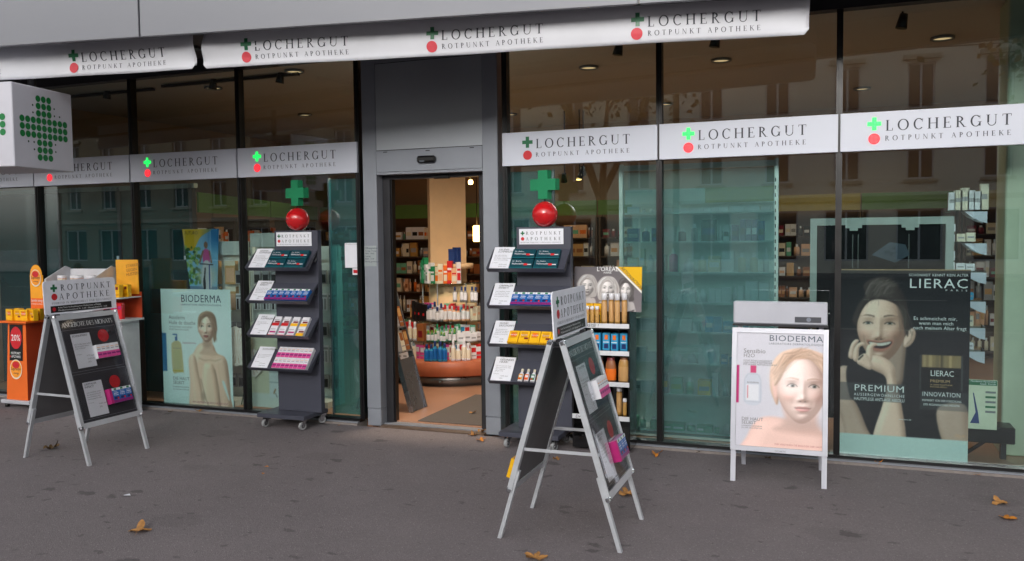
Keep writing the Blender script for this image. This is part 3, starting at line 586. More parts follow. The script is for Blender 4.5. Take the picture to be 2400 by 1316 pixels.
for x in edges[:-1]+[XL-.02]+[XR+.02]+edr[1:]:
    MB().box((x-.022, -.02, .05), (x+.022, .06, 3.34)).box((x-.006, -.028, .05), (x+.006, -.0205, 3.34)).build('mullion', BLK, sf)
for a, c in ((-6, XL-.044), (XR+.044, 6.4)):
    MB().box((a, -.075, -.1), (c, .1, .018)).build('stone_sill', SILL, sf)
    MB().box((a, -.03, .018), (c, .07, .054)).build('bottom_rail', BLK, sf)
    MB().box((a, -.06, .0185), (c, -.031, .03)).build('drip_strip', ALUL, sf)
    MB().box((a, -.03, 3.336), (c, .08, 3.46)).build('head_rail', DARK, sf)

# ------------------------------------------------------------------ entrance
en = thing('entrance_portal', 'grey metal entrance portal framing the open doorway in the middle', 'doorway', (0, 0, 0))
for sx in (-1, 1):
    x0, x1 = sorted((sx*.515, sx*.655))
    MB().box((x0, -.03, .16), (x1, .11, 3.3), bev=.004).build('jamb', ALUL, en)
    MB().box((x0, -.03, .0), (x1, .11, .157), bev=.006).build('jamb_base', ALUL, en)
    x0, x1 = sorted((sx*.44, sx*.513)); MB().box((x0, .075, .02), (x1, .16, 2.29)).build('jamb_lining', DARK, en)
    x0, x1 = sorted((sx*.427, sx*.439)); MB().box((x0, .09, .02), (x1, .15, 2.27)).build('door_seal', BLK, en)
MB().box((-.513, -.03, 2.295), (.513, .11, 2.484), bev=.003).build('header', ALUL, en)
MB().box((-.513, -.026, 2.272), (.513, .10, 2.293)).build('header_lip', ALUL, en)
MB().box((-.513, -.022, 2.49), (.513, .05, 3.25)).build('transom_panel', mat('satin_grey_panel', (168, 173, 180), .4, .5, var=.03, scale=2), en)
MB().box((-.513, -.03, 3.256), (.513, .05, 3.30)).build('top_rail', ALUL, en)
MB().box((-.53, -.02, 2.47), (.53, -.019+.03, 3.27)).build('panel_joint', BLK, en)
MB().box((-.439, .075, 2.235), (.439, .16, 2.27)).build('door_track', DARK, en)
for u, v in ((-.42, 2.467), (0, 2.462), (.42, 2.468)): MB().box((u-.02, -.0325, v), (u+.02, -.0302, v+.007)).build('slot', BLK, en)
b = MB().box((-.095, -.075, 2.36), (.085, -.031, 2.42), bev=.016); b.box((-.06, -.0775, 2.366), (-.01, -.0755, 2.378), 1); b.build('door_sensor', [BLK, mat('sensor_window', (90, 96, 104), .1)], en)
MB().box((.0, .06, 2.225), (.16, .10, 2.262), bev=.01).build('inner_sensor', BLK, en)
MB().box((-.513, -.075, -.1), (.513, .02, .012)).build('threshold', mat('threshold_metal', (120, 104, 92), .35, .6, var=.15, scale=14), en)
MB().box((-.513, .021, -.1), (.513, .11, .02)).build('threshold_track', ALUL, en)
LEAF = frost_mat('door_glass', (.34, .70, .74), .08, .13, .15)
MB().box((-1.10, .10, .06), (-.52, .112, 2.26)).build('sliding_door_leaf', LEAF, en); MB().box((.52, .10, .06), (1.10, .112, 2.26)).build('sliding_door_leaf', LEAF, en)
for x in (-1.105, 1.10): MB().box((x, .09, .05), (x+.012, .125, 2.27)).build('leaf_edge', ALUL, en)
# small notices by the door (the square code itself is left out)
st = tag(MB().box((-.876, -.002, 1.44), (-.706, .0215, 1.667)).build('window_sticker', M['paper']), 'blank white sticker on the glass just left of the doorway', 'sticker')
letter('lettering', [(sans('Öffnungszeiten und Informationen', .008, .15), -.868, 1.652)], st, M['grey_ink'], .004)
tag(MB().box((-.80, .0, 1.375), (-.74, .0215, 1.435)).rect(-.79, 1.39, -.75, 1.42, .001, 1).build('window_sticker', [M['paper'], M['red']]), 'small red and white square sticker below the white one', 'sticker')
pl = tag(MB().box((-.652, -.0335, 1.455), (-.53, -.0305, 1.64)).build('opening_hours_plate', mat('plate_grey', (156, 164, 166), .3)), 'grey opening hours plate on the left door jamb', 'plate')
letter('lettering', [(sans(s_, .012 if i else .015), -.646, 1.612-i*.024) for i, s_ in enumerate(('Öffnungszeiten', 'Montag - Freitag', '08.00 - 19.00', 'Samstag', '08.00 - 17.00', 'Sonntag geschlossen'))], pl, M['ink'], .0345)

# ------------------------------------------------------------------ sign bands above the windows
LEDG = mat('lit_green_led', (20, 120, 60), .4, emit=(10, 226, 70), es=1.0); LEDR = mat('lit_red_led', (180, 20, 30), .4, emit=(235, 20, 40), es=.75)
LEDD = mat('led_lens', (120, 255, 190), .3, emit=(70, 255, 140), es=1.2); LEDP = mat('red_led_lens', (255, 120, 120), .3, emit=(255, 110, 110), es=1.2)
def logo(parent, u, v, k, lit_c, lit_d, d=.002, text=True):
    """cross and disc at u; LOCHERGUT / ROTPUNKT APOTHEKE beside them; k = scale, v = foot of the band"""
    g = LEDG if lit_c else M['green']; r = LEDR if lit_d else M['red']
    MB().cross(u, v+.19*k, .092*k, .030*k, d, 0).build('green_cross', g, parent); MB().disc(u, v+.083*k, .039*k, d).build('red_disc', r, parent)
    if lit_c:
        b = MB()
        for i in range(-4, 5):
            for j in range(-4, 5):
                if min(abs(i), abs(j)) <= 1: b.disc(u+i*.0098*k, v+(.19+j*.0098)*k, .0017*k, d+.0012, n=6)
        b.build('cross_led', LEDD, parent, kind='stuff')
    if lit_d:
        b = MB()
        for i in range(-4, 5):
            for j in range(-4, 5):
                if i*i+j*j < 14: b.disc(u+i*.0088*k, v+(.083+j*.0088)*k, .0015*k, d+.0012, n=6)
        b.build('disc_led', LEDP, parent, kind='stuff')
    if text: letter('lettering', [(serif('LOCHERGUT', .076*k, .79*k), u+.075*k, v+.137*k), (serif('ROTPUNKT APOTHEKE', .035*k, .79*k), u+.072*k, v+.067*k)], parent, M['ink'], d)
spec = [(-4.674-1.326, 0, 0, 'at the far left edge, half hidden by the cube sign'), (XL-3*W_, 0, 1, 'behind the hanging white cube sign, red disc lit'), (XL-2*W_, 1, 1, 'over the woman poster window, green cross lit'), (XL-W_, 1, 1, 'directly left of the entrance, green cross lit'),
        (XR, 0, 0, 'directly right of the entrance, green cross unlit'), (XR+W_, 1, 1, 'over the frosted shelf window, green cross lit'), (XR+2*W_, 1, 1, 'over the black poster window at far right')]
for x, lc, ld, wh in spec:
    t = thing('sign_band', 'white LOCHERGUT sign band '+wh, 'sign', (x, 0, 2.30), group='sign bands over the windows')
    MB().box((.008, -.045, 0), (W_-.008, .0, .276), bev=.002).build('panel', WHT, t)
    logo(t, .235, 0, 1, lc, ld, .0475)

# ------------------------------------------------------------------ building over the shop, soffit, awning valances (turned 9 degrees to the glass)
TH = math.atan(.16)
CLAD = mat('grey_cladding', (126, 128, 135), .55, .0, var=.03, scale=1.2, bump=.02, bscale=3)
ab = thing('apartment_building', 'building above the shop clad in smooth grey panels', 'building', (0, -1.59, 3.2), TH)
for a, c in ((-9, -5.08), (-5.066, -1.461), (-1.447, 2.156), (2.170, 5.78), (5.794, 9.4)):
    MB().box((a, 0, 0), (c, .04, 1.6), bev=.003).build('cladding_panel', CLAD, ab)
MB().box((-9, .05, .012), (9.4, .1, 1.6)).build('backing_wall', BLK, ab)
MB().box((-9, .041, .012), (9.4, .049, .3)).build('drip_edge', BLK, ab)
wa = MB(); wa.box((-9, -.0, 1.62), (9.4, 7, 9.5)); wa.build('upper_wall', mat('upper_render', (150, 150, 152), .8), ab)
MB().box((-9, .12, .262), (9.4, 3.6, .30)).build('soffit', mat('soffit_grey', (64, 60, 58), .7), ab)
FAB = mat('awning_fabric', (210, 212, 219), .75, var=.03, scale=6, bump=.06, bscale=14)
def valance(name, label, u0, u1, logos, skewl, skewr):
    t = thing(name, label, 'awning', (0, -1.39, 2.99), TH)
    nu, nv = max(int((u1-u0)/.03), 8), 12; H = .33; vs = []; fs = []
    def cloth(u, z):
        c = z/H; y = .012*math.sin(u*2.3)+.006*math.sin(u*7.1+1)*(1-c)+.02*(1-c)**2+.004*math.sin(z*40+u)
        if skewr is not None: y += .02*math.exp(-max(u1-u, 0)/.12)*math.sin(z*22)
        if skewl is not None: y += .02*math.exp(-max(u-u0, 0)/.12)*math.sin(z*22+1)
        return y
    for i in range(nu+1):
        for j in range(nv+1):
            a, c = i/nu, j/nv; u = u0+(u1-u0)*a; z = H*c; cr = .035     # rounded lower corners
            dl, dr_ = (u-u0), (u1-u)
            for dd, on in ((dl, skewl is not None), (dr_, skewr is not None)):
                if on and dd < cr and c < .01: z += cr-math.sqrt(max(cr*cr-(cr-dd)**2, 0))
            y = cloth(u, H*c)
            if skewl: u += skewl*c*max(0, 1-dl/.3)
            vs.append((u, y, z))
    for i in range(nu):
        for j in range(nv): k = i*(nv+1)+j; fs.append((k, k+nv+1, k+nv+2, k+1))
    o = MB().raw(vs, fs, 0, True).build('fabric', FAB, t); sm = o.modifiers.new('t', 'SOLIDIFY'); sm.thickness = .004; sm.offset = 1
    MB().tube((u0, .07, .36), (u1, .07, .36), .045, 10).build('roller', DARK, t); MB().box((u0, .03, .16), (u1, .12, .18)).build('front_bar', DARK, t)
    MB().bar((u1+.02, .1, .3), (u1-.1, 1.2, .29), .03, .04).build('folding_arm', DARK, t)
    for u in logos:                                                   # follow the cloth
        on = lambda pts, d: [(x, cloth(x, z)-d, z) for x, z in pts]     # printed on the cloth, so it follows its folds
        b = MB(); ch, ct = .043, .014; zc = .155
        for x0, z0, x1, z1 in ((u-ct, zc-ch, u+ct, zc-ct), (u-ct, zc-ct, u+ct, zc+ct), (u-ct, zc+ct, u+ct, zc+ch), (u-ch, zc-ct, u-ct, zc+ct), (u+ct, zc-ct, u+ch, zc+ct)): b.face(on([(x0, z0), (x1, z0), (x1, z1), (x0, z1)], .0075))
        b.build('green_cross', M['green'], t)
        b = MB(); rim = [(u-.006+.039*math.cos(2*math.pi*k/24), .063+.039*math.sin(2*math.pi*k/24)) for k in range(24)]
        for k in range(24): b.face(on([(u-.006, .063), rim[k], rim[(k+1) % 24]], .0075))
        b.build('red_disc', mat('faded_red_print', (206, 66, 78), .6), t)
        for txt, cap, z in (('LOCHERGUT', .068, .104), ('ROTPUNKT APOTHEKE', .033, .045)):
            b = MB()
            for q, (pv, pf) in enumerate(serif(txt, cap, .725)): b.raw(on([(u+.066+p[0], z+p[1]) for p in pv], .007+.0002*(q % 4)), pf)
            b.build('lettering', M['ink'], t)
valance('awning_valance', 'white LOCHERGUT awning valance at upper left ending before the gap', -6.5, -1.165, [-5.09, -3.65, -2.207], None, 0.)
valance('awning_valance', 'long white LOCHERGUT awning valance above the entrance with three logos', -1.115, 3.205, [-.74, .68, 2.112], .045, 0.)

# ------------------------------------------------------------------ hanging cube sign
cs = thing('cube_sign', 'white cube sign with a cross of green dots hanging at upper left', 'sign', (-2.416, -2.087, 2.278), TH)
s_ = .63
MB().box((-s_, 0, 0), (0, s_, s_), bev=.006).build('cube', mat('cube_white', (206, 206, 216), .35, var=.02), cs)
MB().tube((-s_/2, s_-.06, s_), (-s_/2, s_-.06, s_+.3), .03, 10).build('hanger', DARK, cs)
DOT = mat('green_dot', (20, 122, 62), .35); dm = MB().disc(0, 0, .0255, 0, n=20).mesh('dot', DOT); ds = MB().disc(0, 0, .008, 0, n=10).mesh('small_dot', mat('dark_green_dot', (24, 66, 44), .4))
for face in (0, 1):
    def put(i, j, me, nm):
        c, z = s_/2+i*.0565, s_/2+j*.0565
        if face == 0: link(nm, me, cs, (.0022, c, z), (0, 0, R(90)))
        else: link(nm, me, cs, (-c, -.0022, z))
    for i in range(-4, 5):
        for j in range(-4, 5):
            if min(abs(i), abs(j)) <= 1: put(i, j, dm, 'dot')
            elif min(abs(i), abs(j)) == 2 and max(abs(i), abs(j)) in (2, 3) and (i*j > 0 or abs(i) == 2): put(i, j, ds, 'small_dot')
# ------------------------------------------------------------------ things on the pavement
STEEL = mat('frame_aluminium', (206, 210, 216), .4, .45, var=.06, scale=14); CAP_ = mat('chrome_corner', (190, 192, 196), .18, .95)
BOARD = mat('charcoal_board', (50, 51, 58), .5, var=.05); COVER = glass_mat('clear_cover_sheet', (.95, .95, .95), 1.0, 0, .022, .05)
CHAR = mat('charcoal_lacquer', (66, 68, 80), .42, var=.05, scale=5); CHARD = mat('charcoal_edge', (44, 45, 52), .4)
BACKB = mat('grey_back_board', (104, 103, 106), .6)
C = {k: mat('carton_'+k, v, .38, var=.03) for k, v in dict(teal=(14, 66, 78), teal_l=(24, 96, 104), blue=(24, 100, 176), navy=(20, 40, 96), purple=(132, 34, 110), white=(222, 222, 228), red=(204, 36, 40), yellow=(240, 184, 20), amber=(214, 150, 10), pink=(214, 80, 150), mag=(176, 30, 110),
    orange=(230, 112, 30), sky=(48, 150, 196), brown=(150, 92, 52), tan=(196, 152, 98), cream=(222, 212, 190), green=(30, 128, 84), mint=(110, 180, 150), black=(20, 20, 22), grey=(150, 150, 154), dkblue=(22, 50, 110), gold=(186, 142, 76), lime=(120, 170, 60), wine=(120, 22, 34), peach=(226, 176, 140)).items()}
CN = list(C); CM = [C[k] for k in CN]; ci = CN.index
def carton(w, d, h, body, decals=(), top=None, texts=()):
    """a printed carton: stands on z=0, front faces -y; decals (u0,v0,u1,v1,colour) in fractions of the front"""
    b = MB().box((-w/2, 0, 0), (w/2, d, h), ci(body), bev=.0012)
    for i, (u0, v0, u1, v1, c) in enumerate(decals): b.rect((u0-.5)*w, v0*h, (u1-.5)*w, v1*h, .0005+.0003*i, ci(c))
    if top: b.face([(-w*.48, d*.05, h+.0006), (w*.48, d*.05, h+.0006), (w*.48, d*.95, h+.0006), (-w*.48, d*.95, h+.0006)], ci(top))
    for (s, u, v, cap, wd, c) in texts: b.polys(sans(s, cap*h, wd*w), (u-.5)*w, v*h, .0022, ci(c))
    return b.mesh('carton', CM)
K = dict(
 salve=carton(.195, .034, .092, 'teal', [(.0, .0, 1, .1, 'teal_l'), (.62, .28, .78, .5, 'red'), (.78, .33, .95, .42, 'white')], 'teal_l', [('Dr. Andres', .1, .66, .14, .4, 'white'), ('Wallwurzsalbe', .1, .36, .2, .52, 'white')]),
 cold=carton(.062, .045, .118, 'blue', [(0, .0, 1, .2, 'purple'), (.2, .62, .9, .66, 'white'), (0, .84, 1, 1, 'white'), (.3, .86, .7, .98, 'green'), (.15, .24, .9, .40, 'navy'), (.62, .24, .84, .36, 'red')], 'purple', [('VICKS', .18, .70, .08, .6, 'white'), ('MediNait', .12, .48, .11, .76, 'white')]),
 lozr=carton(.075, .03, .10, 'white', [(0, .0, 1, .32, 'red'), (.25, .34, .95, .52, 'wine'), (.1, .6, .8, .66, 'grey')], 'white'),
 lozy=carton(.075, .03, .10, 'white', [(0, .0, 1, .30, 'yellow'), (.25, .34, .95, .52, 'wine'), (.1, .6, .8, .66, 'grey')], 'white'),
 lozw=carton(.075, .03, .10, 'white', [(.1, .25, .95, .42, 'mag'), (.1, .6, .8, .66, 'grey'), (0, 0, 1, .05, 'red')], 'white'),
 spray=carton(.043, .04, .11, 'white', [(0, .0, 1, .46, 'pink'), (.1, .2, .95, .32, 'purple'), (.15, .62, .85, .68, 'grey'), (.15, .76, .85, .81, 'peach')], 'white'),
 vita=carton(.085, .05, .115, 'yellow', [(.18, .42, .82, .9, 'amber'), (.26, .5, .74, .82, 'orange'), (0, 0, 1, .08, 'amber')], 'amber', [('Supradyn', .16, .6, .12, .7, 'white')]),
 vitr=carton(.085, .05, .115, 'yellow', [(.18, .42, .82, .9, 'amber'), (.55, .3, .95, .45, 'wine'), (0, 0, 1, .08, 'amber')], 'amber', [('Supradyn', .16, .6, .12, .7, 'white')]))
def put(me, name, label, cat, group, loc, rot=(0, 0, 0)): return tag(link(name, me, None, loc, rot), label, cat, group)

# --- A-frame offer boards -------------------------------------------------
def a_frame(loc, rotz, label, grp, extra):
    t = thing('a_frame_sign', label, 'sandwich board', loc, rotz, grp); al = math.atan((.365-.03)/1.135)
    def side(front):
        rt = (-al, 0, 0 if front else math.pi); org = (0, -.365 if front else .365, 0)
        for sx in (-1, 1):
            MB().box((sx*.282-.014, .004, 0), (sx*.282+.014, .026, .42)).build('leg', STEEL, t, org, rt)
        f = MB(); zb, zt = .285, 1.185
        for sx in (-1, 1): f.prism([(sx*.302, zb), (sx*.302, zt), (sx*.262, zt-.04), (sx*.262, zb+.04)][::sx], -.012, .012)
        for z0, s in ((zb, 1), (zt, -1)): f.prism([(-.302, z0), (.302, z0), (.262, z0+s*.04), (-.262, z0+s*.04)][::s], -.0118, .0118)
        for sx in (-1, 1): f.box((sx*.292-.006, -.019, zb+.012), (sx*.292+.006, -.0121, zt-.012))
        fr = f.build('frame' if front else 'rear_frame', STEEL, t, org, rt)
        for sx in (-1, 1):
            for z0 in (zb, zt): MB().box((sx*.290-.016, -.021, z0-.006-(0 if z0 == zb else .02)), (sx*.290+.016, .013, z0+.026-(0 if z0 == zb else .02)), bev=.008).build('corner_cap', CAP_, fr)
        p = MB().box((-.262, -.002, zb+.04), (.262, .006, zt-.04)).build('board' if front else 'rear_board', BOARD if front else BACKB, t, org, rt)
        return p
    p = side(True); q = side(False)
    # rear of the front board and inside braces
    MB().bar((-.275, -.235, .52), (-.275, .235, .52), .018, .004, up=(1, 0, 0)).build('brace', STEEL, t); MB().bar((.275, -.235, .52), (.275, .235, .52), .018, .004, up=(1, 0, 0)).build('brace', STEEL, t)
    for sx in (-1, 1): MB().tube((sx*.24-.03, 0, 1.135), (sx*.24+.03, 0, 1.135), .012, 8).box((sx*.24-.025, -.05, 1.10), (sx*.24+.025, .05, 1.105)).build('hinge', DARK, t)
    # offers on the front
    letter('title', [(serif('ANGEBOTE DES MONATS', .036, .475), -.237, 1.085)], p, M['white_ink'], .004)
    ln = mat('thin_white_line', (150, 152, 160), .5)
    for v0, v1 in ((.725, 1.06), (.345, .705)):
        b = MB()
        for a in ((-.25, v0, .25, v0+.002), (-.25, v1, .25, v1+.002), (-.25, v0+.002, -.248, v1), (.248, v0+.002, .25, v1)): b.rect(*a, .0035)
        b.build('rule', ln, p)
    for v0, head, body, price in ((.75, ['SCHNUPFEN?'], ['Der Triofan Spray befreit', 'die verstopfte Nase in', '2 bis 3 Minuten.'], ['9.75 statt', '16.65 statt', '20%']), (.36, ['GRIPPALER', 'INFEKT?'], ['Vicks MediNait lindert', 'Ihre Beschwerden bei', 'einer Erkältung oder', 'einem grippalen Infekt.'], ['16.65 statt', '20%'])):
        s = MB().box((-.185, -.0055, v0), (-.01, -.0032, v0+.275)).build('offer_sheet', M['paper'], p)
        letter('heading', [(sans(h, .016), -.175, v0+.25-i*.022) for i, h in enumerate(head)], s, M['ink'], .0066)
        letter('small_lettering', [(sans(h, .010), -.172, v0+.185-i*.017) for i, h in enumerate(body)]+[(sans('im Angebot', .007), -.172, v0+.105)]+[(sans(h, .012), -.085, v0+.085-i*.025) for i, h in enumerate(price)], s, M['grey_ink'], .0066)
        MB().disc(.115, v0+(.235 if v0 > .5 else .24), .052, .0042, n=28).build('red_disc', M['red'], p)
    for i in range(5): link('display_box', K['spray'], p, (.005+i*.0435, -.046, .80), (0, 0, 0))
    for i in range(3): link('display_box', K['cold'], p, (.055+i*.063, -.05, .425))
    MB().box((-.002, -.052, .424), (.022, -.004, .545)).build('box_side', C['mag'], p)
    MB().box((-.258, -.0175, .33), (.258, -.0165, 1.14)).build('cover_sheet', COVER, p)
    # header board
    h = MB().prism([(-.335+.03*math.cos(a)-0 if k < 2 else 0, 0) for k, a in ()] or [(x, z) for x, z in ((-.335, 0), (.335, 0), (.335, .235), (.327, .252), (.31, .26), (-.31, .26), (-.327, .252), (-.335, .235))], -.004, .004).build('header_board', mat('silver_board', (224, 226, 236), .45), t, (0, 0, 1.15), (R(-3), 0, 0))
    MB().cross(-.245, .200, .058, .019, .0052).build('green_cross', M['green'], h); MB().disc(-.245, .132, .026, .0052).build('red_disc', M['red'], h)
    letter('lettering', [(serif('ROTPUNKT', .047, .47), -.185, .178), (serif('APOTHEKE', .047, .47), -.200, .108), (serif('FÜHREND IN MEDIKAMENT UND GESUNDHEIT', .015, .56), -.27, .075)], h, M['ink'], .0056)
    k = MB().rect(-.285, .01, .285, .062, .0052).build('notice_strip', M['black'], h)
    MB().disc(-.255, .036, .015, .0058).build('red_disc', M['red'], k)
    letter('lettering', [(sans('Keine Taxen bei Bezahlung Ihrer Medikamente auf Rezept', .0105, .40), -.22, .041), (sans('Medikamentencheck Fr. 4.30 / Bezugscheck Fr. 3.25', .0115, .46), -.22, .02)], k, M['white_ink'], .0062)
    if extra:
        link('display_box', K['vita'], q, (.2, -.056, .34)); link('display_box', K['salve'], q, (.05, -.04, .62), (0, R(90), 0))
    return t
a_frame((-2.316, -1.62, 0), R(90-2), 'aluminium A-frame offer board at left, in front of the orange display', 'A-frame offer boards', False)
a_frame((1.907, -2.036, 0), R(90+.5), 'aluminium A-frame offer board seen edge-on, nearest the camera in the middle', 'A-frame offer boards', True)

# --- poster A-frame in front of the third right window ----------------------
WAL = mat('satin_white_aluminium', (192, 194, 204), .34, .2, var=.03)
def poster_stand():
    t = thing('poster_stand', 'white A-frame poster stand with a BIODERMA poster of a face', 'poster stand', (2.975, -.57, 0), R(0)); al = math.atan(.16/1.05)
    rt = (-al, 0, 0); org = (0, -.19, 0)
    for sx in (-1, 1): MB().box((sx*.298-.017, 0, 0), (sx*.298+.017, .022, .3)).build('leg', WAL, t, org, rt); MB().bar((sx*.27, .28, 0), (sx*.27, .0, 1.08), .03, .02).build('rear_leg', WAL, t)
    zb, zt = .215, 1.065; f = MB(); Wf = .318
    for sx in (-1, 1): f.prism([(sx*Wf, zb), (sx*Wf, zt), (sx*(Wf-.033), zt-.033), (sx*(Wf-.033), zb+.033)][::sx], -.014, .012)
    for z0, s in ((zb, 1), (zt, -1)): f.prism([(-Wf, z0), (Wf, z0), (Wf-.033, z0+s*.033), (-Wf+.033, z0+s*.033)][::s], -.0138, .0118)
    fr = f.build('frame', WAL, t, org, rt); letter('lettering', [(sans('NOVARTIS', .010, .07, .1), -.02, zb+.008)], fr, M['grey_ink'], .0158)
    MB().box((-Wf+.03, -.001, zb+.03), (Wf-.03, .008, zt-.03)).build('rear_panel', BOARD, t, org, rt)
    o = sign_print(t, 2*(Wf-.034), zt-zb-.068); o.rotation_euler = rt
    v = Vector((0, -.004, zb+.034)); v.rotate(Matrix.Rotation(-al, 3, 'X')); o.location = Vector(org)+v
    # box header
    v = Vector((0, 0, 1.075)); v.rotate(Matrix.Rotation(-al, 3, 'X')); hl = Vector(org)+v
    for sx in (-1, 1): MB().box((sx*.27-.012, -.004, -.03), (sx*.27+.012, .01, .03)).build('post', WAL, t, hl)
    h = MB().box((-.31, -.035, .022), (.31, .03, .178), bev=.008).build('header_box', WAL, t, hl)
    MB().box((-.315, -.04, .008), (.315, .035, .0215)).build('header_edge', DARK, h)
    MB().box((.10, -.0385, .04), (.27, -.0355, .078)).build('name_window', mat('dark_grey_window', (78, 80, 86), .3), h); MB().disc(.19, .06, .015, .040, n=16).build('round_badge', mat('badge_grey', (128, 134, 146), .3), h)
poster_stand()

# --- charcoal rolling shelf stands beside the door -----------------------------
CHROME = mat('caster_chrome', (176, 178, 182), .2, .95); TYRE = mat('grey_rubber', (150, 152, 154), .6)
def caster():
    b = MB(); n = 18
    for (r0, r1, m_, w_) in ((.019, .033, 1, .013), (.0, .019, 0, .009)):
        for k in range(n):
            a0, a1 = 2*math.pi*k/n, 2*math.pi*(k+1)/n; P = lambda r, a, y: (r*math.cos(a), y, .033+r*math.sin(a))
            for y in (-w_, w_): b.face([P(r0, a0, y), P(r0, a1, y), P(r1, a1, y), P(r1, a0, y)], m_)
            b.face([P(r1, a0, -w_), P(r1, a1, -w_), P(r1, a1, w_), P(r1, a0, w_)], m_, True)
    b.tube((0, -.02, .033), (0, .02, .033), .007, 8, 0)
    for y in (-.018, .018): b.raw([(-.014, y, .028), (.014, y, .028), (.034, y, .085), (-.008, y, .085)], [(0, 1, 2, 3)], 0)
    b.box((-.012, -.024, .083), (.045, .024, .092), 0); b.box((.03, -.012, .06), (.062, .012, .066), 2)
    return b.mesh('caster', [CHROME, TYRE, DARK])
CAS = caster()
def shelf_stand(x, label, rows, side, dx=0.):
    """x = left edge of the upright panel"""
    t = thing('shelf_stand', label, 'display stand', (x, -.26, 0), 0, 'rolling shelf stands by the door')
    pw = .46
    MB().box((-.105, -.185, .10), (pw-.06, .20, .138), bev=.003).build('base', CHAR, t)
    for cx_, cy_c, a in ((-.05, -.14, .4), (pw-.11, -.14, .2), (pw-.10, .16, -.5), (-.06, .16, .8)): link('caster', CAS, t, (cx_, cy_c, .008), (0, 0, a+R(60)))
    MB().box((0, 0, .139), (pw, .06, 1.785), bev=.002).build('upright', CHAR, t)
    n = MB().box((.025, -.006, 1.645), (.40, -.001, 1.77)).build('name_plate', M['paper'], t)
    MB().cross(.055, 1.735, .034, .011, .0075).build('green_cross', M['green'], n); MB().disc(.055, 1.69, .0145, .0075).build('red_disc', M['red'], n)
    letter('lettering', [(serif('ROTPUNKT', .026, .295), .085, 1.722), (serif('APOTHEKE', .026, .295), .085, 1.677), (serif('GRUPPE DER FÜHRENDEN UNABHÄNGIGEN APOTHEKEN', .0085, .345), .035, 1.656)], n, M['ink'], .0078)
    # ball and cross on a rod
    MB().tube((.235, .03, 1.785), (.235, .03, 2.03), .006, 8).build('rod', DARK, t)
    pr = [(.105*math.cos(a), .105*math.sin(a)) for a in np.linspace(-math.pi/2, math.pi/2, 20)]
    MB().lathe(pr, (.235, .03, 1.885), 32).build('red_ball', mat('red_ball_gloss', (196, 26, 32), .22, coat=.5, var=.03), t)
    cb = MB(); q = .045; ht = .115
    cb.prism([(-q, -ht), (q, -ht), (q, -q), (ht+.005, -q), (ht+.005, q), (q, q), (q, ht), (-q, ht), (-q, q), (-ht-.005, q), (-ht-.005, -q), (-q, -q)], -.03, .03)
    cb.build('green_cross', mat('green_foam_cross', (20, 128, 84), .5), t, (.235, .03, 2.122), (0, 0, R(-14)))
    al = R(50); out = []
    for k, (zl, head, body, price, prods) in enumerate(rows):
        x0, x1 = -.195, pw-.005; dp = .222
        # tray: sloping floor, front lip, right cheek, left cheek
        rt = (al, 0, 0); org = Vector((0, -.148, zl))
        fl = MB().box((x0, 0, -.006), (x1, dp, 0), 0).box((x0, -.006, -.006), (x1, 0, .036), 0)
        fl.raw([(x1, 0, -.006), (x1, dp, -.006), (x1, dp, .004), (x1, 0, .04), (x1+.004, 0, -.006), (x1+.004, dp, -.006), (x1+.004, dp, .004), (x1+.004, 0, .04)], [(3, 2, 1, 0), (4, 5, 6, 7), (0, 1, 5, 4), (2, 3, 7, 6), (0, 4, 7, 3), (1, 2, 6, 5)], 0)
        fl.raw([(x0-.004, 0, -.006), (x0-.004, dp, -.006), (x0-.004, dp, .004), (x0-.004, 0, .04), (x0, 0, -.006), (x0, dp, -.006), (x0, dp, .004), (x0, 0, .04)], [(3, 2, 1, 0), (4, 5, 6, 7), (0, 1, 5, 4), (2, 3, 7, 6), (0, 4, 7, 3), (1, 2, 6, 5)], 0)
        tr = fl.build('shelf_tray', CHAR, t, org, rt); MB().box((x0, .1, -.05), (x1, .185, -.03)).build('shelf_bracket', CHARD, tr, (0, .02, .0), (0, 0, 0))
        Rm = Matrix.Rotation(al, 4, 'X'); base = Matrix.Translation(Vector((x, -.26, 0))+org) @ Rm
        # price card
        c = link('info_card', None); c.matrix_world = base @ Matrix.Translation((-.19, .006, .003)) @ Matrix.Rotation(R(-90), 4, 'X')
        tag(c, 'white price card headed '+head[0].replace('-', '').replace('?', '')+' '+ORD[k]+' from top on the stand '+side+' of the door', 'card', 'price cards on the shelf stands')
        c['label'] = 'white price card on the '+ORD[k]+' shelf from the top, stand '+side+' of door'
        sh = MB().box((0, -.003, 0), (.175, 0, .235)).build('sheet', M['paper'], c)
        letter('heading', [(sans(h_, .017), .04, .20-i*.022) for i, h_ in enumerate(head)], c, M['ink'], .0042)
        letter('small_lettering', [(sans(h_, .0095), .022, .145-i*.016) for i, h_ in enumerate(body)]+[(sans('im Angebot', .007), .015, .07)]+[(sans(p_, .011), .075, .05-i*.022) for i, p_ in enumerate(price)], c, M['grey_ink'], .0042)
        for me, nm, lab, px_, s_, zz in prods(side, k): out.append((me, nm, lab, base, px_, s_, zz))
    for me, nm, lab, base, px_, s_, zz in out:          # lying back on the tray: carton foot against the lip
        o = link(nm, me); o.matrix_world = base @ Matrix.Translation((px_, s_, zz)) @ Matrix.Rotation(R(-90), 4, 'X'); tag(o, lab, 'box', 'cartons on the stand '+side+' of the door')
def row(key, n, x0, step, what, tiers=1, stepv=.0, keys=None, thick=.035, name='product_box'):
    def f(side, k):
        o = []
        for r in range(tiers):
            for i in range(n):
                kk = keys[(i+r*n) % len(keys)] if keys else key
                lab = f"{ORD[i]} {what} from left" + (' in '+('lower' if r == 0 else 'upper')+' row' if tiers > 1 else '') + f", stand {side} of door"
                o.append((K[kk], name, lab, x0+i*step, .004+r*stepv, thick))
        return o
    return f
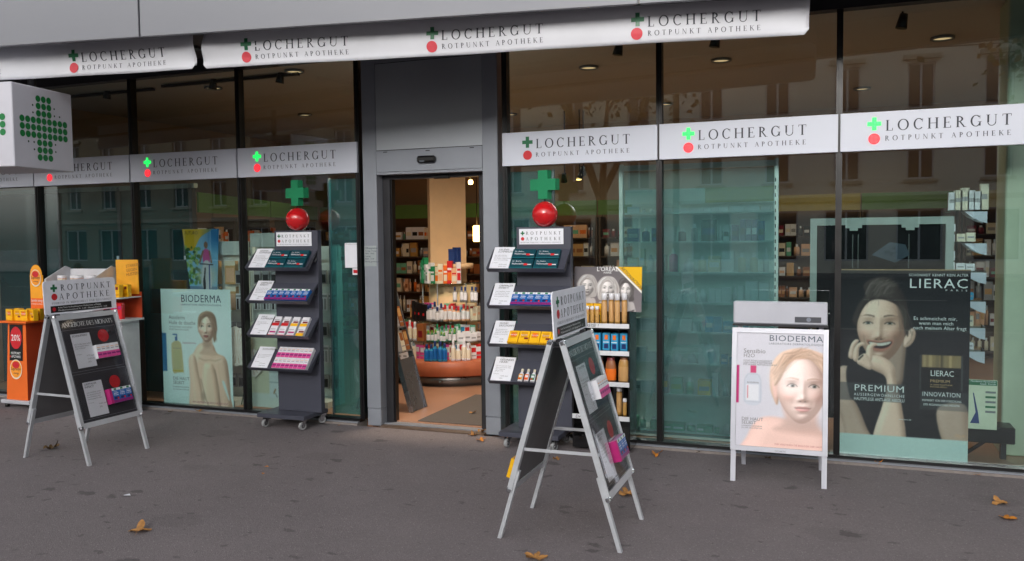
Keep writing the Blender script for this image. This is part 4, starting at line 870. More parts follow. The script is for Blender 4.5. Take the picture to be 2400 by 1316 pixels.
C1 = (['GELENK-', 'SCHMERZEN?'], ['Bei schmerzenden', 'Gelenken wirkt die', 'Dr. Andres Wallwurzsalbe', 'rasch und zuverlässig.'], ['18.70 statt', '35.90 statt'])
C2 = (['GRIPPALER', 'INFEKT?'], ['Vicks MediNait lindert', 'Ihre Beschwerden bei', 'einer Erkältung oder', 'einem grippalen Infekt.'], ['16.65 statt', '20%'])
C3 = (['HALS-', 'SCHMERZEN?'], ['Neo-angin lindert', 'schnell die Schmerzen', 'im Hals.'], ['10.40 statt', '20%'])
C4 = (['SCHNUPFEN?'], ['Der Triofan Spray befreit', 'die verstopfte Nase in', '2 bis 3 Minuten.'], ['9.75 statt', '10.65 statt'])
C5 = (['MÜDE?', 'ERSCHÖPFT?'], ['Das hochdosierte', 'Multivitaminpräparat', 'deckt den erhöhten', 'Bedarf an Vitaminen.'], ['39.85', '49.50'])
C6 = (['GESUNDES', 'HAAR?'], ['Für eine gesunde Kopf-', 'haut und schönes Haar.', 'Die Shampoos', 'pflegen mild.'], ['12.40 statt', '20%'])
# shampoo bottles
def shampoo(col):
    b = MB(); b.lathe([(.019, 0), (.0195, .004), (.0195, .062), (.014, .076), (.009, .082), (.009, .088)], n=14, ms=[ci('white')]*5, sy=.7)
    b.lathe([(.011, .088), (.011, .112), (.006, .114)], n=12, m=ci('cream'), sy=.9); b.raw([(-.016, -.0145, .008), (.016, -.0145, .008), (.016, -.0145, .06), (-.016, -.0145, .06)], [(0, 1, 2, 3)], ci(col)); b.raw([(-.012, -.0150, .03), (.012, -.0150, .03), (.012, -.0150, .05), (-.012, -.0150, .05)], [(0, 1, 2, 3)], ci('white')); b.raw([(-.014, -.0152, .012), (.004, -.0152, .012), (.004, -.0152, .022), (-.014, -.0152, .022)], [(0, 1, 2, 3)], ci('red'))
    return b.mesh('bottle', CM)
for c_ in ('amber', 'orange', 'green', 'gold'): K['sh_'+c_] = shampoo(c_)
def shampoos(side, k):
    return [(K['sh_'+c_], 'shampoo_bottle', f"small {w_} label shampoo bottle, {ORD[i]} from left on the lowest shelf of the stand", .075+i*.052, .01, .025) for i, (c_, w_) in enumerate((('amber', 'brown'), ('orange', 'orange'), ('green', 'green'), ('gold', 'golden'), ('amber', 'dark amber'), ('green', 'pale green')))]
Z4 = (1.435, 1.14, .83, .53)
shelf_stand(-1.455, 'charcoal rolling shelf stand with red ball and green cross left of the door', [
    (Z4[0], *C1, row('salve', 2, .11, .205, 'dark teal salve carton', 2, .1, thick=.036)), (Z4[1], *C2, row('cold', 7, .03, .064, 'blue cold remedy carton', 1, thick=.047)),
    (Z4[2], *C3, row('', 4, .06, .099, 'red and yellow lozenge carton', 2, .1, ['lozw', 'lozw', 'lozw', 'lozy', 'lozr', 'lozr', 'lozy', 'lozy'], thick=.032)), (Z4[3], *C4, row('spray', 8, .08, .0455, 'white and pink spray carton', 2, .112, thick=.042))], 'left')
shelf_stand(.905, 'charcoal rolling shelf stand with red ball and green cross right of the door', [
    (Z4[0], *C1, row('salve', 2, .09, .205, 'dark teal salve carton', 2, .1, thick=.036)), (Z4[1], *C2, row('cold', 6, .035, .064, 'blue cold remedy carton', 1, thick=.047)),
    (Z4[2], *C5, row('', 5, .02, .09, 'yellow vitamin carton', 1, 0, ['vita', 'vitr', 'vita', 'vitr', 'vita'], thick=.052)), (Z4[3], *C6, shampoos)], 'right')

# --- black cosmetics display between the stands ----------------------------------
def lathe_mesh(prof, cols, n=12, sx=1., sy=1.): return MB().lathe(prof, n=n, ms=[ci(c) for c in cols], sx=sx, sy=sy).mesh('bottle', CM)
K['can_l'] = lathe_mesh([(.0225, 0), (.0225, .02), (.0225, .17), (.018, .185), (.0215, .187), (.0215, .232), (.019, .236)], ['gold', 'tan', 'gold', 'white', 'white', 'white'], 14)
K['can_s'] = lathe_mesh([(.017, 0), (.017, .015), (.017, .10), (.014, .11), (.0165, .112), (.0165, .135), (.014, .137)], ['gold', 'gold', 'tan', 'white', 'white', 'white'], 12)
K['flask'] = lathe_mesh([(.038, 0), (.042, .01), (.044, .10), (.038, .15), (.03, .165), (.03, .185), (.028, .187)], ['brown', 'orange', 'brown', 'brown', 'wine', 'wine'], 14, 1, .55)
K['flask2'] = lathe_mesh([(.04, 0), (.044, .01), (.044, .12), (.036, .165), (.03, .175), (.03, .19), (.028, .192)], ['tan', 'tan', 'gold', 'tan', 'brown', 'brown'], 14, 1, .55)
K['dye'] = carton(.058, .06, .135, 'sky', [(.2, .1, .8, .38, 'navy'), (.3, .62, .75, .9, 'orange'), (.1, .45, .9, .5, 'white')], 'sky')
K['dyey'] = carton(.06, .05, .15, 'yellow', [(.1, .0, .9, .4, 'black'), (.2, .55, .9, .7, 'orange')], 'amber')
cd = thing('cosmetics_display', 'black cosmetics floor display with a grey L\'OREAL header and three faces', 'display stand', (1.37, -.27, 0), 0)
cd['label'] = "black cosmetics floor display with a grey L'ORÉAL header card of three faces"
GLB = mat('gloss_black_card', (16, 16, 18), .12, coat=.6, bump=.12, bscale=7); PLX = mat('price_rail', (214, 216, 220), .3)
DW, DD = .47, .23
MB().box((0, 0, .02), (DW, DD, .11)).build('plinth', GLB, cd)
MB().box((0, DD-.012, .11), (DW, DD, 1.12)).build('rear_panel', GLB, cd)
for x in (0, DW-.012): MB().box((x, 0, .11), (x+.012, DD-.013, 1.12)).build('side_panel', GLB, cd)
for z, s in ((.285, 'DAUER-'), (.555, 'TIEF-'), (.80, 'PREISE !'), (1.02-.005, 'TIEF-PREISE !')):
    MB().box((.0125, .004, z-.012), (DW-.0125, DD-.0125, z)).build('shelf', GLB, cd); r_ = MB().box((.003, -.012, z-.03), (DW-.003, -.002, z+.006)).build('price_rail', PLX, cd)
    letter('hand_lettering', [(sans(s, .024, slant=.1), .03, z-.024)], r_, M['ink'], .0135)
h = header_print(cd, .56, .36); h.location = (.245, .17, 1.10); h.rotation_euler = (R(-6), 0, 0)
MB().box((-.278, .001, .0), (.278, .006, .358)).build('card_backing', DARK, h)
def cput(key, nm, lab, x, y, z, cat, rz=0.):
    rz += random.uniform(-.12, .12) if 'can' not in key else random.uniform(0, 6); put(K[key], nm, lab, cat, 'goods on the black cosmetics display', (1.37+x, -.27+y, z+.0005), (0, 0, rz))
for i, x in enumerate((.25, .30, .355, .405)): cput('can_l', 'hairspray_can', f'{ORD[i]} tall gold hairspray can from left on the top shelf of the black display', x, .07+.03*(i % 2), 1.015, 'spray can')
for i, x in enumerate((.12, .16, .20)): cput('can_s', 'hairspray_can', f'{ORD[i]} short gold hairspray can from left on the top shelf of the black display', x, .035, 1.015, 'spray can')
for i, x in enumerate((.05, .115, .18)): cput('dyey', 'product_box', f'{ORD[i]} yellow and black carton from left at the back of the black display', x, .12, 1.015, 'box')
for i in range(6): cput('dye', 'product_box', f'{ORD[i]} turquoise hair dye carton from left on the second shelf of the black display', .05+i*.071, .05+.02*(i % 2), .80, 'box')
for i, (x, k_, w_) in enumerate(((.1, 'flask', 'brown'), (.2, 'flask', 'brown'), (.30, 'flask', 'brown'), (.405, 'flask2', 'golden'))): cput(k_, 'shampoo_bottle', f'{ORD[i]} {w_} shampoo flask from left on the third shelf of the black display', x, .07, .555, 'bottle')
for i, x in enumerate((.06, .11, .17, .23, .30, .36, .415)): cput('can_l' if i % 2 else 'can_s', 'hairspray_can', f'{ORD[i]} gold can from left on the lowest shelf of the black display', x, .06+.04*(i % 2), .285, 'spray can')

# --- orange vitamin tower and white dispenser behind the left board ---------------------
od = thing('vitamin_display', 'orange cardboard vitamin tower with 20% sign at far left', 'display stand', (-4.53, -.30, 0), R(0))
OR = mat('orange_card', (228, 104, 30), .5, var=.06, scale=3); ORD_ = mat('deep_orange_card', (176, 62, 26), .5)
MB().box((-.21, -.19, .045), (.20, .2, .085), bev=.008).build('base', mat('base_silver', (176, 178, 186), .4), od)
for x, y in ((-.17, -.14), (.16, -.14), (-.17, .15), (.16, .15)): MB().lathe([(.0, .0), (.024, .006), (.024, .036), (.0, .044)], (x, y, 0), 12).build('caster', BLK, od)
tw = MB(); a, c_ = (.15, .16), (.125, .13)
vs = [(sx*q[0], sy*q[1], z) for q, z in ((a, .086), (c_, .88)) for sx, sy in ((-1, -1), (1, -1), (1, 1), (-1, 1))]
tw.raw(vs, [(0, 1, 5, 4), (2, 3, 7, 6)], 0); tw.raw(vs, [(1, 2, 6, 5), (3, 0, 4, 7)], 1); tw.build('tower', [OR, ORD_], od)
MB().box((-.185, -.19, .881), (.20, .18, .90)).build('tray', OR, od)
tl = math.atan2(.03, .794)
g = MB().rect(-.10, .0, .085, .37, .002).build('sale_panel', M['black'], od, (0, -.1475, .49), (-tl, 0, 0)); MB().disc(-.008, .235, .082, .0034, n=28, rz=.115).build('red_disc', M['red'], g)
letter('lettering', [(sans('20%', .062, .13), -.073, .205), (sans('ROTPUNKT', .024, .13), -.07, .065), (sans('APOTHEKE', .024, .13), -.07, .03)], g, M['white_ink'], .0046)
MB().cross(-.085, .077, .022, .007, .0046).build('green_cross', M['green'], g); MB().disc(-.085, .042, .010, .0046).build('red_dot', M['red'], g)
def badge(parent, loc, r, rot=(0, 0, 0)):
    o = MB().disc(0, 0, r, .001, 0, 28, r*1.2).disc(0, r*.05, r*.9, .0016, 1, 28, r*1.05).build('round_badge', [C['cream'], mat('vitamin_orange', (238, 150, 40), .5)], parent, loc, rot)
    MB().disc(0, r*.55, r*.6, .0022, 0, 20, r*.42).build('badge_top', M['red'], o); letter('lettering', [(sans('Supradyn', r*.36, r*1.7), -r*.85, -r*.1), (sans('energy', r*.22), -r*.4, -r*.55)], o, M['ink'], .0026)
badge(od, (-.01, -.152, .40), .085, (-tl, 0, 0))
hc = MB().box((-.02, .06, .90), (.16, .07, 1.36)).build('header_card', mat('vitamin_yellow', (236, 160, 34), .5), od); MB().disc(.07, 1.36, .085, -.059, n=28, rz=.11).build('card_top', mat('vitamin_yellow', (236, 160, 34)), od)
MB().box((-.018, .0575, 1.0), (.158, .0592, 1.12)).build('card_band', OR, od); badge(od, (.07, .0535, 1.33), .075)
letter('lettering', [(sans('Supradyn energy', .026, .165), -.012, 1.085), (sans('für Energie und Vitalität', .013, .16), -.012, 1.055)], hc, M['white_ink'], -.0565)
for i, (x, y) in enumerate(((-.16, -.10), (-.09, -.14), (-.0, -.12), (.10, -.13), (.17, -.10), (-.13, -.02), (.05, -.02), (.14, -.01))): put(K['vita' if i % 2 else 'vitr'], 'product_box', f'{ORD[i]} yellow vitamin carton on the orange tower tray', 'box', 'yellow cartons on the orange tower', (-4.53+x, -.30+y, .9005), (0, 0, R(-12+7*(i % 4))))
wd = thing('white_dispenser', 'white counter dispenser with tilted trays and a yellow board behind the left A-frame', 'display stand', (-3.55, -.36, 0), R(4))
WB = mat('white_board', (206, 208, 214), .45)
MB().box((-.42, -.08, .04), (.40, .16, .93), bev=.004).build('cabinet', WB, wd)
for x in (-.44, .13): MB().raw([(x, -.16, .93), (x, .16, .93), (x, .16, 1.44), (x, .1, 1.46), (x, -.16, 1.34), (x+.012, -.16, .93), (x+.012, .16, .93), (x+.012, .16, 1.44), (x+.012, .1, 1.46), (x+.012, -.16, 1.34)], [(0, 1, 2, 3, 4), (9, 8, 7, 6, 5), (0, 5, 6, 1), (1, 6, 7, 2), (2, 7, 8, 3), (3, 8, 9, 4), (4, 9, 5, 0)]).build('side_board', WB, wd)
MB().box((-.425, .15, .93), (.125, .16, 1.43)).build('rear_board', WB, wd); MB().box((-.425, -.15, 1.24), (.125, .149, 1.25)).build('tray', WB, wd); MB().box((-.46, -.165, .925), (.46, .16, .945)).build('shelf', WB, wd)
MB().box((.145, -.15, 1.15), (.45, .14, 1.16)).build('tray', WB, wd); MB().box((.145, .141, .945), (.45, .15, 1.2)).build('tray_back', ORD_, wd)
yb = MB().box((.165, .13, 1.18), (.43, .14, 1.52)).build('yellow_board', mat('yellow_board', (238, 172, 44), .5), wd)
for i, s in enumerate(('STÄRKER', 'GEGEN', 'HUSTEN')): MB().polys(sans(s, .028), 0, 0, 0).build('lettering', M['brown'] if 'brown' in M else C['brown'], yb, (.29, .128, 1.44-i*.042), (0, R(-8), 0))
K['tin'] = lathe_mesh([(.042, 0), (.042, .07), (.042, .09), (.044, .092), (.044, .118), (.04, .12)], ['orange', 'cream', 'orange', 'white', 'white'], 16)
K['ycar'] = carton(.055, .05, .12, 'yellow', [(.25, .62, .75, .85, 'wine'), (.1, .1, .9, .3, 'amber')], 'yellow'); K['rcar'] = carton(.05, .04, .16, 'red', [(.1, .6, .9, .8, 'mag')], 'red')
def wput(k_, nm, lab, cat, x, y, z, grp='goods on the white dispenser'): put(K[k_], nm, lab, cat, grp, (-3.55+x, -.36+y+.06*x, z+.0005), (0, 0, R(4)))
for i in range(4): wput('tin', 'tablet_tin', f'{ORD[i]} white-lidded tin from left on the upper tray of the white dispenser', 'tin', -.33+i*.105, -.05+.05*(i % 2), 1.25)
for i in range(5): wput('ycar', 'product_box', f'{ORD[i]} yellow carton from left in the dispenser above the A-frame header', 'box', -.02+i*.058-.1*0+.17, -.10, 1.16) if i > 0 else None
for i in range(4): wput('ycar', 'product_box', f'{ORD[i]} yellow carton from left in front of the yellow board', 'box', .21+i*.06, .0, 1.16)
for i in range(4): wput('rcar', 'product_box', f'{ORD[i]} red carton from left in the lower tray below the yellow board', 'box', .19+i*.056, -.05, .945)

# --- fallen leaves and scraps -------------------------------------------------------
LF = [mat('dry_leaf_tan', (168, 120, 66), .8, var=.3, scale=40), mat('dry_leaf_orange', (196, 124, 40), .75, var=.3, scale=40), mat('dry_leaf_brown', (92, 70, 40), .8, var=.35, scale=40)]
def leaf_mesh(seed, curl):
    rg = random.Random(seed); n = 44; pts = []
    for k in range(n):
        a = 2*math.pi*k/n; lob = abs(math.cos(2.5*a)); r = .35+.65*lob**.8; r *= .8+.35*abs(math.cos(a/2)); r *= rg.uniform(.9, 1.08)
        pts.append((r*math.cos(a), r*math.sin(a)))
    vs = [(0, 0, 0)]; fs = []
    rings = (.35, .7, 1.)
    hz = lambda x, y: curl*(x*x*.75+.55*y*y*math.cos(3*x+seed)+.22*math.sin(5*y+seed)*x+.15*math.sin(9*x+4*y+seed)*abs(y))
    for q in rings:
        for x, y in pts: vs.append((x*q, y*q, hz(x*q, y*q)))
    for k in range(n): fs.append((0, 1+k, 1+(k+1) % n))
    for j in range(2):
        for k in range(n): fs.append((1+j*n+k, 1+(j+1)*n+k, 1+(j+1)*n+(k+1) % n, 1+j*n+(k+1) % n))
    zm = min(v[2] for v in vs); vs = [(x, y, z-zm) for x, y, z in vs]
    i0 = len(vs); vs += [(-.5, .02, hz(-.5, 0)-zm), (-.5, -.02, hz(-.5, 0)-zm), (-1.5, .0, .06)]; fs.append((i0, i0+1, i0+2))
    return vs, fs
LV = [('curled dark brown leaf beside the legs of the left board', 120, 1053, .10, 1.1, 2, 0), ('tan leaf with pointed lobes alone on the lower left pavement', 325, 1249, .105, .45, 0, 0), ('small leaf against the sill below the woman poster', 466, 965, .06, .5, 0, .02),
 ('large curled leaf heaped at the right foot of the doorway', 1132, 1014, .085, .9, 0, 0), ('second curled leaf heaped at the doorway, left one', 1108, 1022, .06, .8, 0, 0), ('flat orange leaf just in front of the doorway heap', 1127, 1034, .07, .4, 1, 0),
 ('curled leaf on the door mat inside', 1107, 969, .06, .6, 0, .04), ('thin leaf lying on the door track', 1103, 994, .06, .3, 0, .02), ('small tan leaf behind the legs of the middle board', 1305, 1077, .055, .5, 0, 0), ('orange leaf right of the black cosmetics display', 1537, 1069, .075, .6, 1, 0),
 ('curled leaf under the right foot of the middle board', 1470, 1163, .085, .7, 0, 0), ('tan leaf cut off by the bottom edge of the picture', 1257, 1308, .105, .5, 0, 0), ('rust leaf against the sill under the black poster', 2057, 1086, .055, .6, 1, .02), ('upper one of two leaves at the right edge', 2347, 1183, .085, .45, 0, 0), ('lower orange leaf of two at the right edge', 2364, 1217, .085, .35, 1, 0),
 ('tiny leaf beside the caster of the left stand', 794, 998, .022, .8, 0, 0), ('small brown leaf against the sill between poster stand and display', 1640, 1062, .045, .7, 2, 0),
 ('small brown leaf behind the poster stand legs', 1800, 1076, .04, .8, 2, 0), ('broken brown leaf by the sill under the far left board', 400, 966, .04, .6, 2, 0), ('small yellowish leaf at the right end of the sill', 2290, 1114, .045, .5, 1, 0)]
for i, (lab, px, py, sz, cu, m_, z) in enumerate(LV):
    p_ = G(px, py, z); vs, fs = leaf_mesh(i*1.7, cu); sz *= .62
    tag(MB().raw([(x*sz, y*sz, zz*sz) for x, y, zz in vs], fs, 0, True).build('fallen_leaf', LF[m_], None, (p_.x, p_.y, z+.002), (0, 0, i*2.1)), lab, 'leaf', 'fallen leaves')
for lab, px, py, s, mm in (('white paper scrap on the left pavement', 298, 1162, .022, M['paper']), ('ochre leaf crumb on the pavement below the left stand', 625, 1095, .016, LF[1]), ('smaller ochre crumb beside the other one', 617, 1111, .012, LF[1]), ('ochre crumb between the legs of the left board', 65, 1056, .014, LF[1])):
    p_ = G(px, py); tag(MB().raw([(-s, -s*.7, .0), (s*.7, -s, .004), (s, s*.8, .001), (-s*.6, s, .006)], [(0, 1, 2, 3)]).build('litter_scrap', mm, None, (p_.x, p_.y, .002), (0, 0, px)), lab, 'litter')
# ------------------------------------------------------------------ inside the shop
WARM = (1.0, .79, .58)
FLOORW = mat('terracotta_floor', (168, 128, 104), .35, var=.18, scale=2.2); CEIL = mat('ceiling_paint', (196, 190, 182), .8, var=.05, scale=1)
WALLI = mat('warm_wall_paint', (176, 150, 122), .75, var=.08, scale=1.2); OAK = mat('reddish_wood', (176, 98, 66), .4, var=.15, scale=5)
MB().box((-6.2, .111, -.1), (6.5, 6.4, .03)).build('floor', FLOORW, kind='structure'); MB().box((-6.2, .09, 3.44), (6.5, 6.4, 3.5)).build('ceiling', CEIL, kind='structure')
MB().box((-6.2, 6.2, .03), (6.5, 6.4, 3.44)).build('wall_back', WALLI, kind='structure'); MB().box((6.3, .12, .03), (6.5, 6.2, 3.44)).build('wall_right', WALLI, kind='structure'); MB().box((-6.2, .12, .03), (-6.05, 6.2, 3.44)).build('wall_left', WALLI, kind='structure')
tag(MB().box((-.23, .14, .031), (1.3, 1.47, .04), bev=.003).build('door_mat', mat('grey_mat', (92, 86, 82), .95, var=.15, scale=60, bump=.5, bscale=200)), 'grey entrance mat on the shop floor inside the doorway', 'mat')
# lamps of the shop: round downlights, track spots, pendant
DL = mat('downlight_glow', (255, 220, 170), .4, emit=(255, 214, 160), es=.4)
def lamp(x, y, z, e, r=.12, col=WARM):
    l = bpy.data.lights.new('lamp', 'SPOT'); l.energy = e; l.color = col; l.shadow_soft_size = r; l.spot_size = R(150); l.spot_blend = .7; return l
for i, (px, py, wh, e) in enumerate(((1380, 157, 'above the right stand', 12), (1690, 140, 'above the frosted shelves', 12), (690, 166, 'left of the transom panel', 11), (500, 205, 'above the woman poster', 10), (1000, 120, 'added out of sight to light the pillar', 150))):  # last lamp is unseen, added to brighten the pillar and counter
    v = ray(px, py); p_ = CAMP+v*((3.435-CAMP.z)/v.z)
    if p_.y < .4 or p_.y > 5: p_ = Vector((-.7, 1.7, 3.435))
    t = thing('ceiling_downlight', 'round lit ceiling downlight '+wh, 'lamp', p_, 0, 'ceiling downlights')
    MB().lathe([(.10, 0), (.10, -.02), (.085, -.022), (.085, -.004)], n=20).build('ring', ALUL, t); MB().lathe([(.084, -.006), (.0, -.005)], n=20).build('diffuser', DL, t)
    link('light', lamp(0, 0, 0, e), t, (0, 0, -.12))
for i, (x, y) in enumerate(((-3.6, 3.4), (1.2, 4.6), (3.6, 4.4), (-1.0, 4.6), (4.2, 1.8))):
    t = thing('ceiling_downlight', f'{ORD[i]} lit downlight from left deep in the shop ceiling', 'lamp', (x, y, 3.435), 0, 'ceiling downlights'); MB().lathe([(.10, 0), (.10, -.02), (.085, -.022), (.085, -.004)], n=16).build('ring', ALUL, t); MB().lathe([(.084, -.006), (.0, -.005)], n=16).build('diffuser', DL, t); link('light', lamp(0, 0, 0, 24), t, (0, 0, -.12))
def spot(px, py, y, label, lit, tilt):
    p_ = F(px, py, y); t = thing('track_spotlight', label, 'spotlight', p_, 0, 'ceiling spotlights')
    MB().tube((0, 0, -.05), (.02, -.06*tilt, .06), .045, 12, 0, .03).build('lamp_head', BLK, t); MB().tube((0.01, 0, .05), (0.01, 0, max(3.43-p_.z, .1)), .008, 6).build('stem', BLK, t)
    if lit: MB().lathe([(.042, -.054), (0, -.056)], n=14).build('lens', mat('spot_glow', (255, 214, 140), .4, emit=(255, 206, 120), es=9.), t)
for a in ((250, 222, .9, 'black unlit track spotlight at far left above the bands', 0, 0), (498, 199, .8, 'black unlit track spotlight over the second window', 0, 0), (655, 184, .8, 'black unlit track spotlight left of the entrance', 0, 0), (1447, 116, .6, 'black unlit track spotlight right of the entrance', 0, 0), (1674, 97, .6, 'black unlit track spotlight below the valance end', 0, 0), (2112, 52, .7, 'black unlit track spotlight in the rightmost window', 0, 0),
          (1322, 418, 4.6, 'lit spotlight left of three above the right stand', 1, 1), (1357, 413, 4.6, 'lower lit spotlight of three above the right stand', 1, -1), (1366, 402, 4.7, 'upper lit spotlight of three above the right stand', 1, 1)): spot(*a)
for (px0, py0, px1, py1, y, wh) in ((130, 205, 360, 190, .9, 'over the cube sign'), (380, 195, 700, 165, .8, 'left of the entrance')):
    a, c = F(px0, py0, y), F(px1, py1, y); z = 3.40
    tag(MB().box((a.x, y-.02, z), (c.x, y+.02, z+.03)).build('light_track', BLK), 'dark ceiling light track '+wh, 'light track')
p_ = F(1118, 548, 4.); t = thing('pendant_lamp', 'glowing cylindrical pendant lamp behind the pillar', 'lamp', p_); MB().lathe([(.045, -.11), (.055, -.1), (.055, .1), (.04, .11)], n=16).build('lamp_shade', mat('pendant_glow', (255, 210, 130), .4, emit=(255, 200, 110), es=6.), t); MB().tube((0, 0, .11), (0, 0, 3.44-p_.z), .006, 6).build('cord', BLK, t); link('light', lamp(0, 0, 0, 14, .06), t, (0, -.12, 0))
v = F(1103, 428, 3.2); t = thing('wall_spotlight', 'small lit spotlight at the upper right of the doorway', 'spotlight', v); MB().lathe([(.0, -.03), (.028, -.02), (.03, .01), (.02, .03)], n=12).build('lens', MATS['spot_glow'], t); MB().tube((0, 0, .03), (0, 0, 3.44-v.z), .008, 6).build('stem', BLK, t)

# shelving along the back and left walls ------------------------------------------------
SHB = mat('dark_shelf_board', (70, 56, 46), .5); GRN = mat('green_header', (84, 122, 56), .5, var=.06); YEL = mat('yellow_header', (156, 142, 60), .5)
PAL = ['white', 'cream', 'peach', 'tan', 'brown', 'grey', 'gold', 'black', 'mint', 'cream', 'brown', 'black', 'orange']
def goods(b, x0, x1, y0, z, hmax, rg, pal, gap=.02):
    x = x0
    while x < x1-.05:
        w = rg.uniform(.04, .12); h = rg.uniform(.45, .95)*hmax; d = rg.uniform(.05, .1); c = ci(rg.choice(pal))
        for k in range(rg.randint(1, 3)):
            if x+w > x1: break
            if rg.random() < .3: b.lathe([(w*.35, 0), (w*.35, h*.7), (w*.15, h*.78), (w*.15, h)], (x+w/2, y0+d/2, z), 8, ms=[c, c, ci('white')])
            else:
                b.box((x, y0, z), (x+w, y0+d, z+h), c); b.rect_at = None; q = ci(rg.choice(pal)); b.raw([(x+w*.1, y0-.001, z+h*.3), (x+w*.9, y0-.001, z+h*.3), (x+w*.9, y0-.001, z+h*.6), (x+w*.1, y0-.001, z+h*.6)], [(0, 1, 2, 3)], q)
            x += w+.004
        x += rg.uniform(0, gap*1.2)
def shelf_unit(label, loc, rotz, w, zs, seed, hdr, pal=PAL, back=None, hz=(1.98, 2.2), top=2.2):
    t = thing('wall_shelf', label, 'shelf', loc, rotz, 'shop wall shelves'); rg = random.Random(seed)
    MB().box((0, .30, 0), (w, .33, top)).build('back_panel', back or mat('shelf_back', (120, 92, 70), .6), t)
    for x in (0, w-.03): MB().box((x, 0, 0), (x+.03, .299, top-.25)).build('side_panel', SHB, t)
    for z in zs: MB().box((.031, 0, z-.02), (w-.031, .299, z)).build('shelf_board', SHB, t)
    hd = MB().box((0, -.03, hz[0]), (w, -.01, hz[1])).build('header_band', hdr, t)
    b = MB(); zz = list(zs)+[top-.3]
    for z, zn in zip(zz[:-1], zz[1:]): goods(b, .05, w-.04, .05, z, min(zn-z-.04, .3), rg, pal)
    b.build('goods', CM, t, kind='stuff'); return t
ZS = (.12, .45, .78, 1.08, 1.36, 1.64)
for i in range(9):
    x = -4.9+i*1.22
    shelf_unit(f'{ORD[i]} wall shelf from left along the back of the shop', (x, 5.7, .03), 0, 1.2, ZS, 20+i, YEL if i in (6, 8) else GRN, PAL if i % 2 else ['peach', 'tan', 'cream', 'brown', 'white', 'grey', 'black', 'wine', 'white', 'mint'])
for i in range(4):
    a0, a1 = Vector((-3.22-.42*i, .75+1.2*i, .03)), None
    shelf_unit(f'{ORD[i]} wall shelf from the window along the left side of the shop', a0, R(109), 1.22, ZS, 50+i, GRN, ['orange', 'white', 'tan', 'brown', 'black', 'cream'])
# dark glazed partition behind the far left windows
pt = thing('glass_partition', 'dark teal glazed partition behind the leftmost windows', 'partition', (0, .55, 0)); PTM = mat('dark_teal_glass', (24, 56, 58), .12, var=.25, scale=.8, spec=.6)
for a, c in ((-6.0, -5.02), (-4.98, -4.12), (-4.08, -3.12)): MB().box((a, 0, .04), (c, .02, 2.26)).build('glass_panel', PTM, pt)
for x in (-5.0, -4.1, -3.1): MB().box((x-.02, -.02, .04), (x+.02, .04, 2.3)).build('post', mat('partition_post', (52, 52, 60), .4, .4), pt)
MB().box((-6, -.02, 2.262), (-3.05, .04, 2.31)).build('light_rail', mat('pale_rail', (196, 206, 196), .4), pt)
for x in (-4.14, -3.2): MB().box((x, -.03, 1.5), (x+.03, -.022, 1.54)).build('latch', WHT, pt)

# pillar and round tiered counter in view of the door -----------------------------------
CREAM = mat('cream_pillar', (222, 190, 150), .7, var=.04)
tag(MB().box((-.22, -.22, 0), (.22, .22, 3.40)).build('pillar', CREAM, None, (-1.24, 2.95, .03), (0, 0, R(30))), 'warm lit square pillar rising behind the round counter', 'pillar')
CC = Vector((-.98, 2.55, 0)); GSH = glass_mat('shelf_glass', (.86, .93, .90), 1., 0, .05)
rc = thing('round_counter', 'round tiered counter with orange wood base and glass shelves inside the door', 'counter', (CC.x, CC.y, .031))
MB().lathe([(.74, 0), (.72, .05), (.75, .115)], n=48).build('plinth', mat('brushed_plinth', (120, 116, 112), .3, .8), rc)
MB().lathe([(.80, .116), (.84, .13), (.84, .275), (.83, .285), (.0, .286)], n=64).build('wooden_base', OAK, rc)
MB().lathe([(.30, .287), (.28, 1.1)], n=24).build('core', CREAM, rc)
TI = ((.52, .68), (.74, .56), (1.165, .40))
for z, r_ in TI: MB().lathe([(r_, z-.045), (r_+.004, z-.04), (r_+.004, z-.032), (r_, z-.031), (.0, z-.0309)], n=48).build('glass_shelf', GSH, rc)
for a in (-60, -5, 50):
    for r_ in (.36,): MB().tube((r_*math.sin(R(a)), -r_*math.cos(R(a)), .287), (r_*math.sin(R(a)), -r_*math.cos(R(a)), 1.13), .008, 8).build('glass_post', ALUL, rc)
def bottle(cap, body, lab, h=.16, r_=.024, n=10): return lathe_mesh([(r_, 0), (r_, h*.12), (r_, h*.55), (r_*.95, h*.62), (r_*.45, h*.74), (r_*.5, h*.75), (r_*.5, h*.97), (r_*.35, h)], [body, lab, lab, body, cap, cap, cap], n)
KB = dict(blue=bottle('dkblue', 'sky', 'blue', .17, .027), green=bottle('green', 'mint', 'white', .15, .021), greens=bottle('lime', 'green', 'white', .11, .019), red=bottle('red', 'peach', 'white', .16, .024), dark=bottle('dkblue', 'grey', 'white', .17, .024), pump=bottle('white', 'white', 'cream', .19, .026), can=bottle('white', 'cream', 'white', .17, .02), brn=bottle('orange', 'brown', 'tan', .17, .022), blk=carton(.07, .035, .17, 'black', [(.3, .3, .6, .45, 'red')]),
    rd=carton(.09, .05, .16, 'red', [(.2, .2, .8, .3, 'orange')]), bx=carton(.065, .05, .12, 'cream', [(.2, .4, .7, .6, 'peach')]), bx2=carton(.075, .06, .08, 'white', [(.2, .3, .8, .5, 'grey')]), dkb=carton(.07, .05, .17, 'dkblue', [(.1, .8, .9, .9, 'navy')]), wine=carton(.08, .05, .16, 'brown', [(.2, .2, .8, .6, 'wine')]))
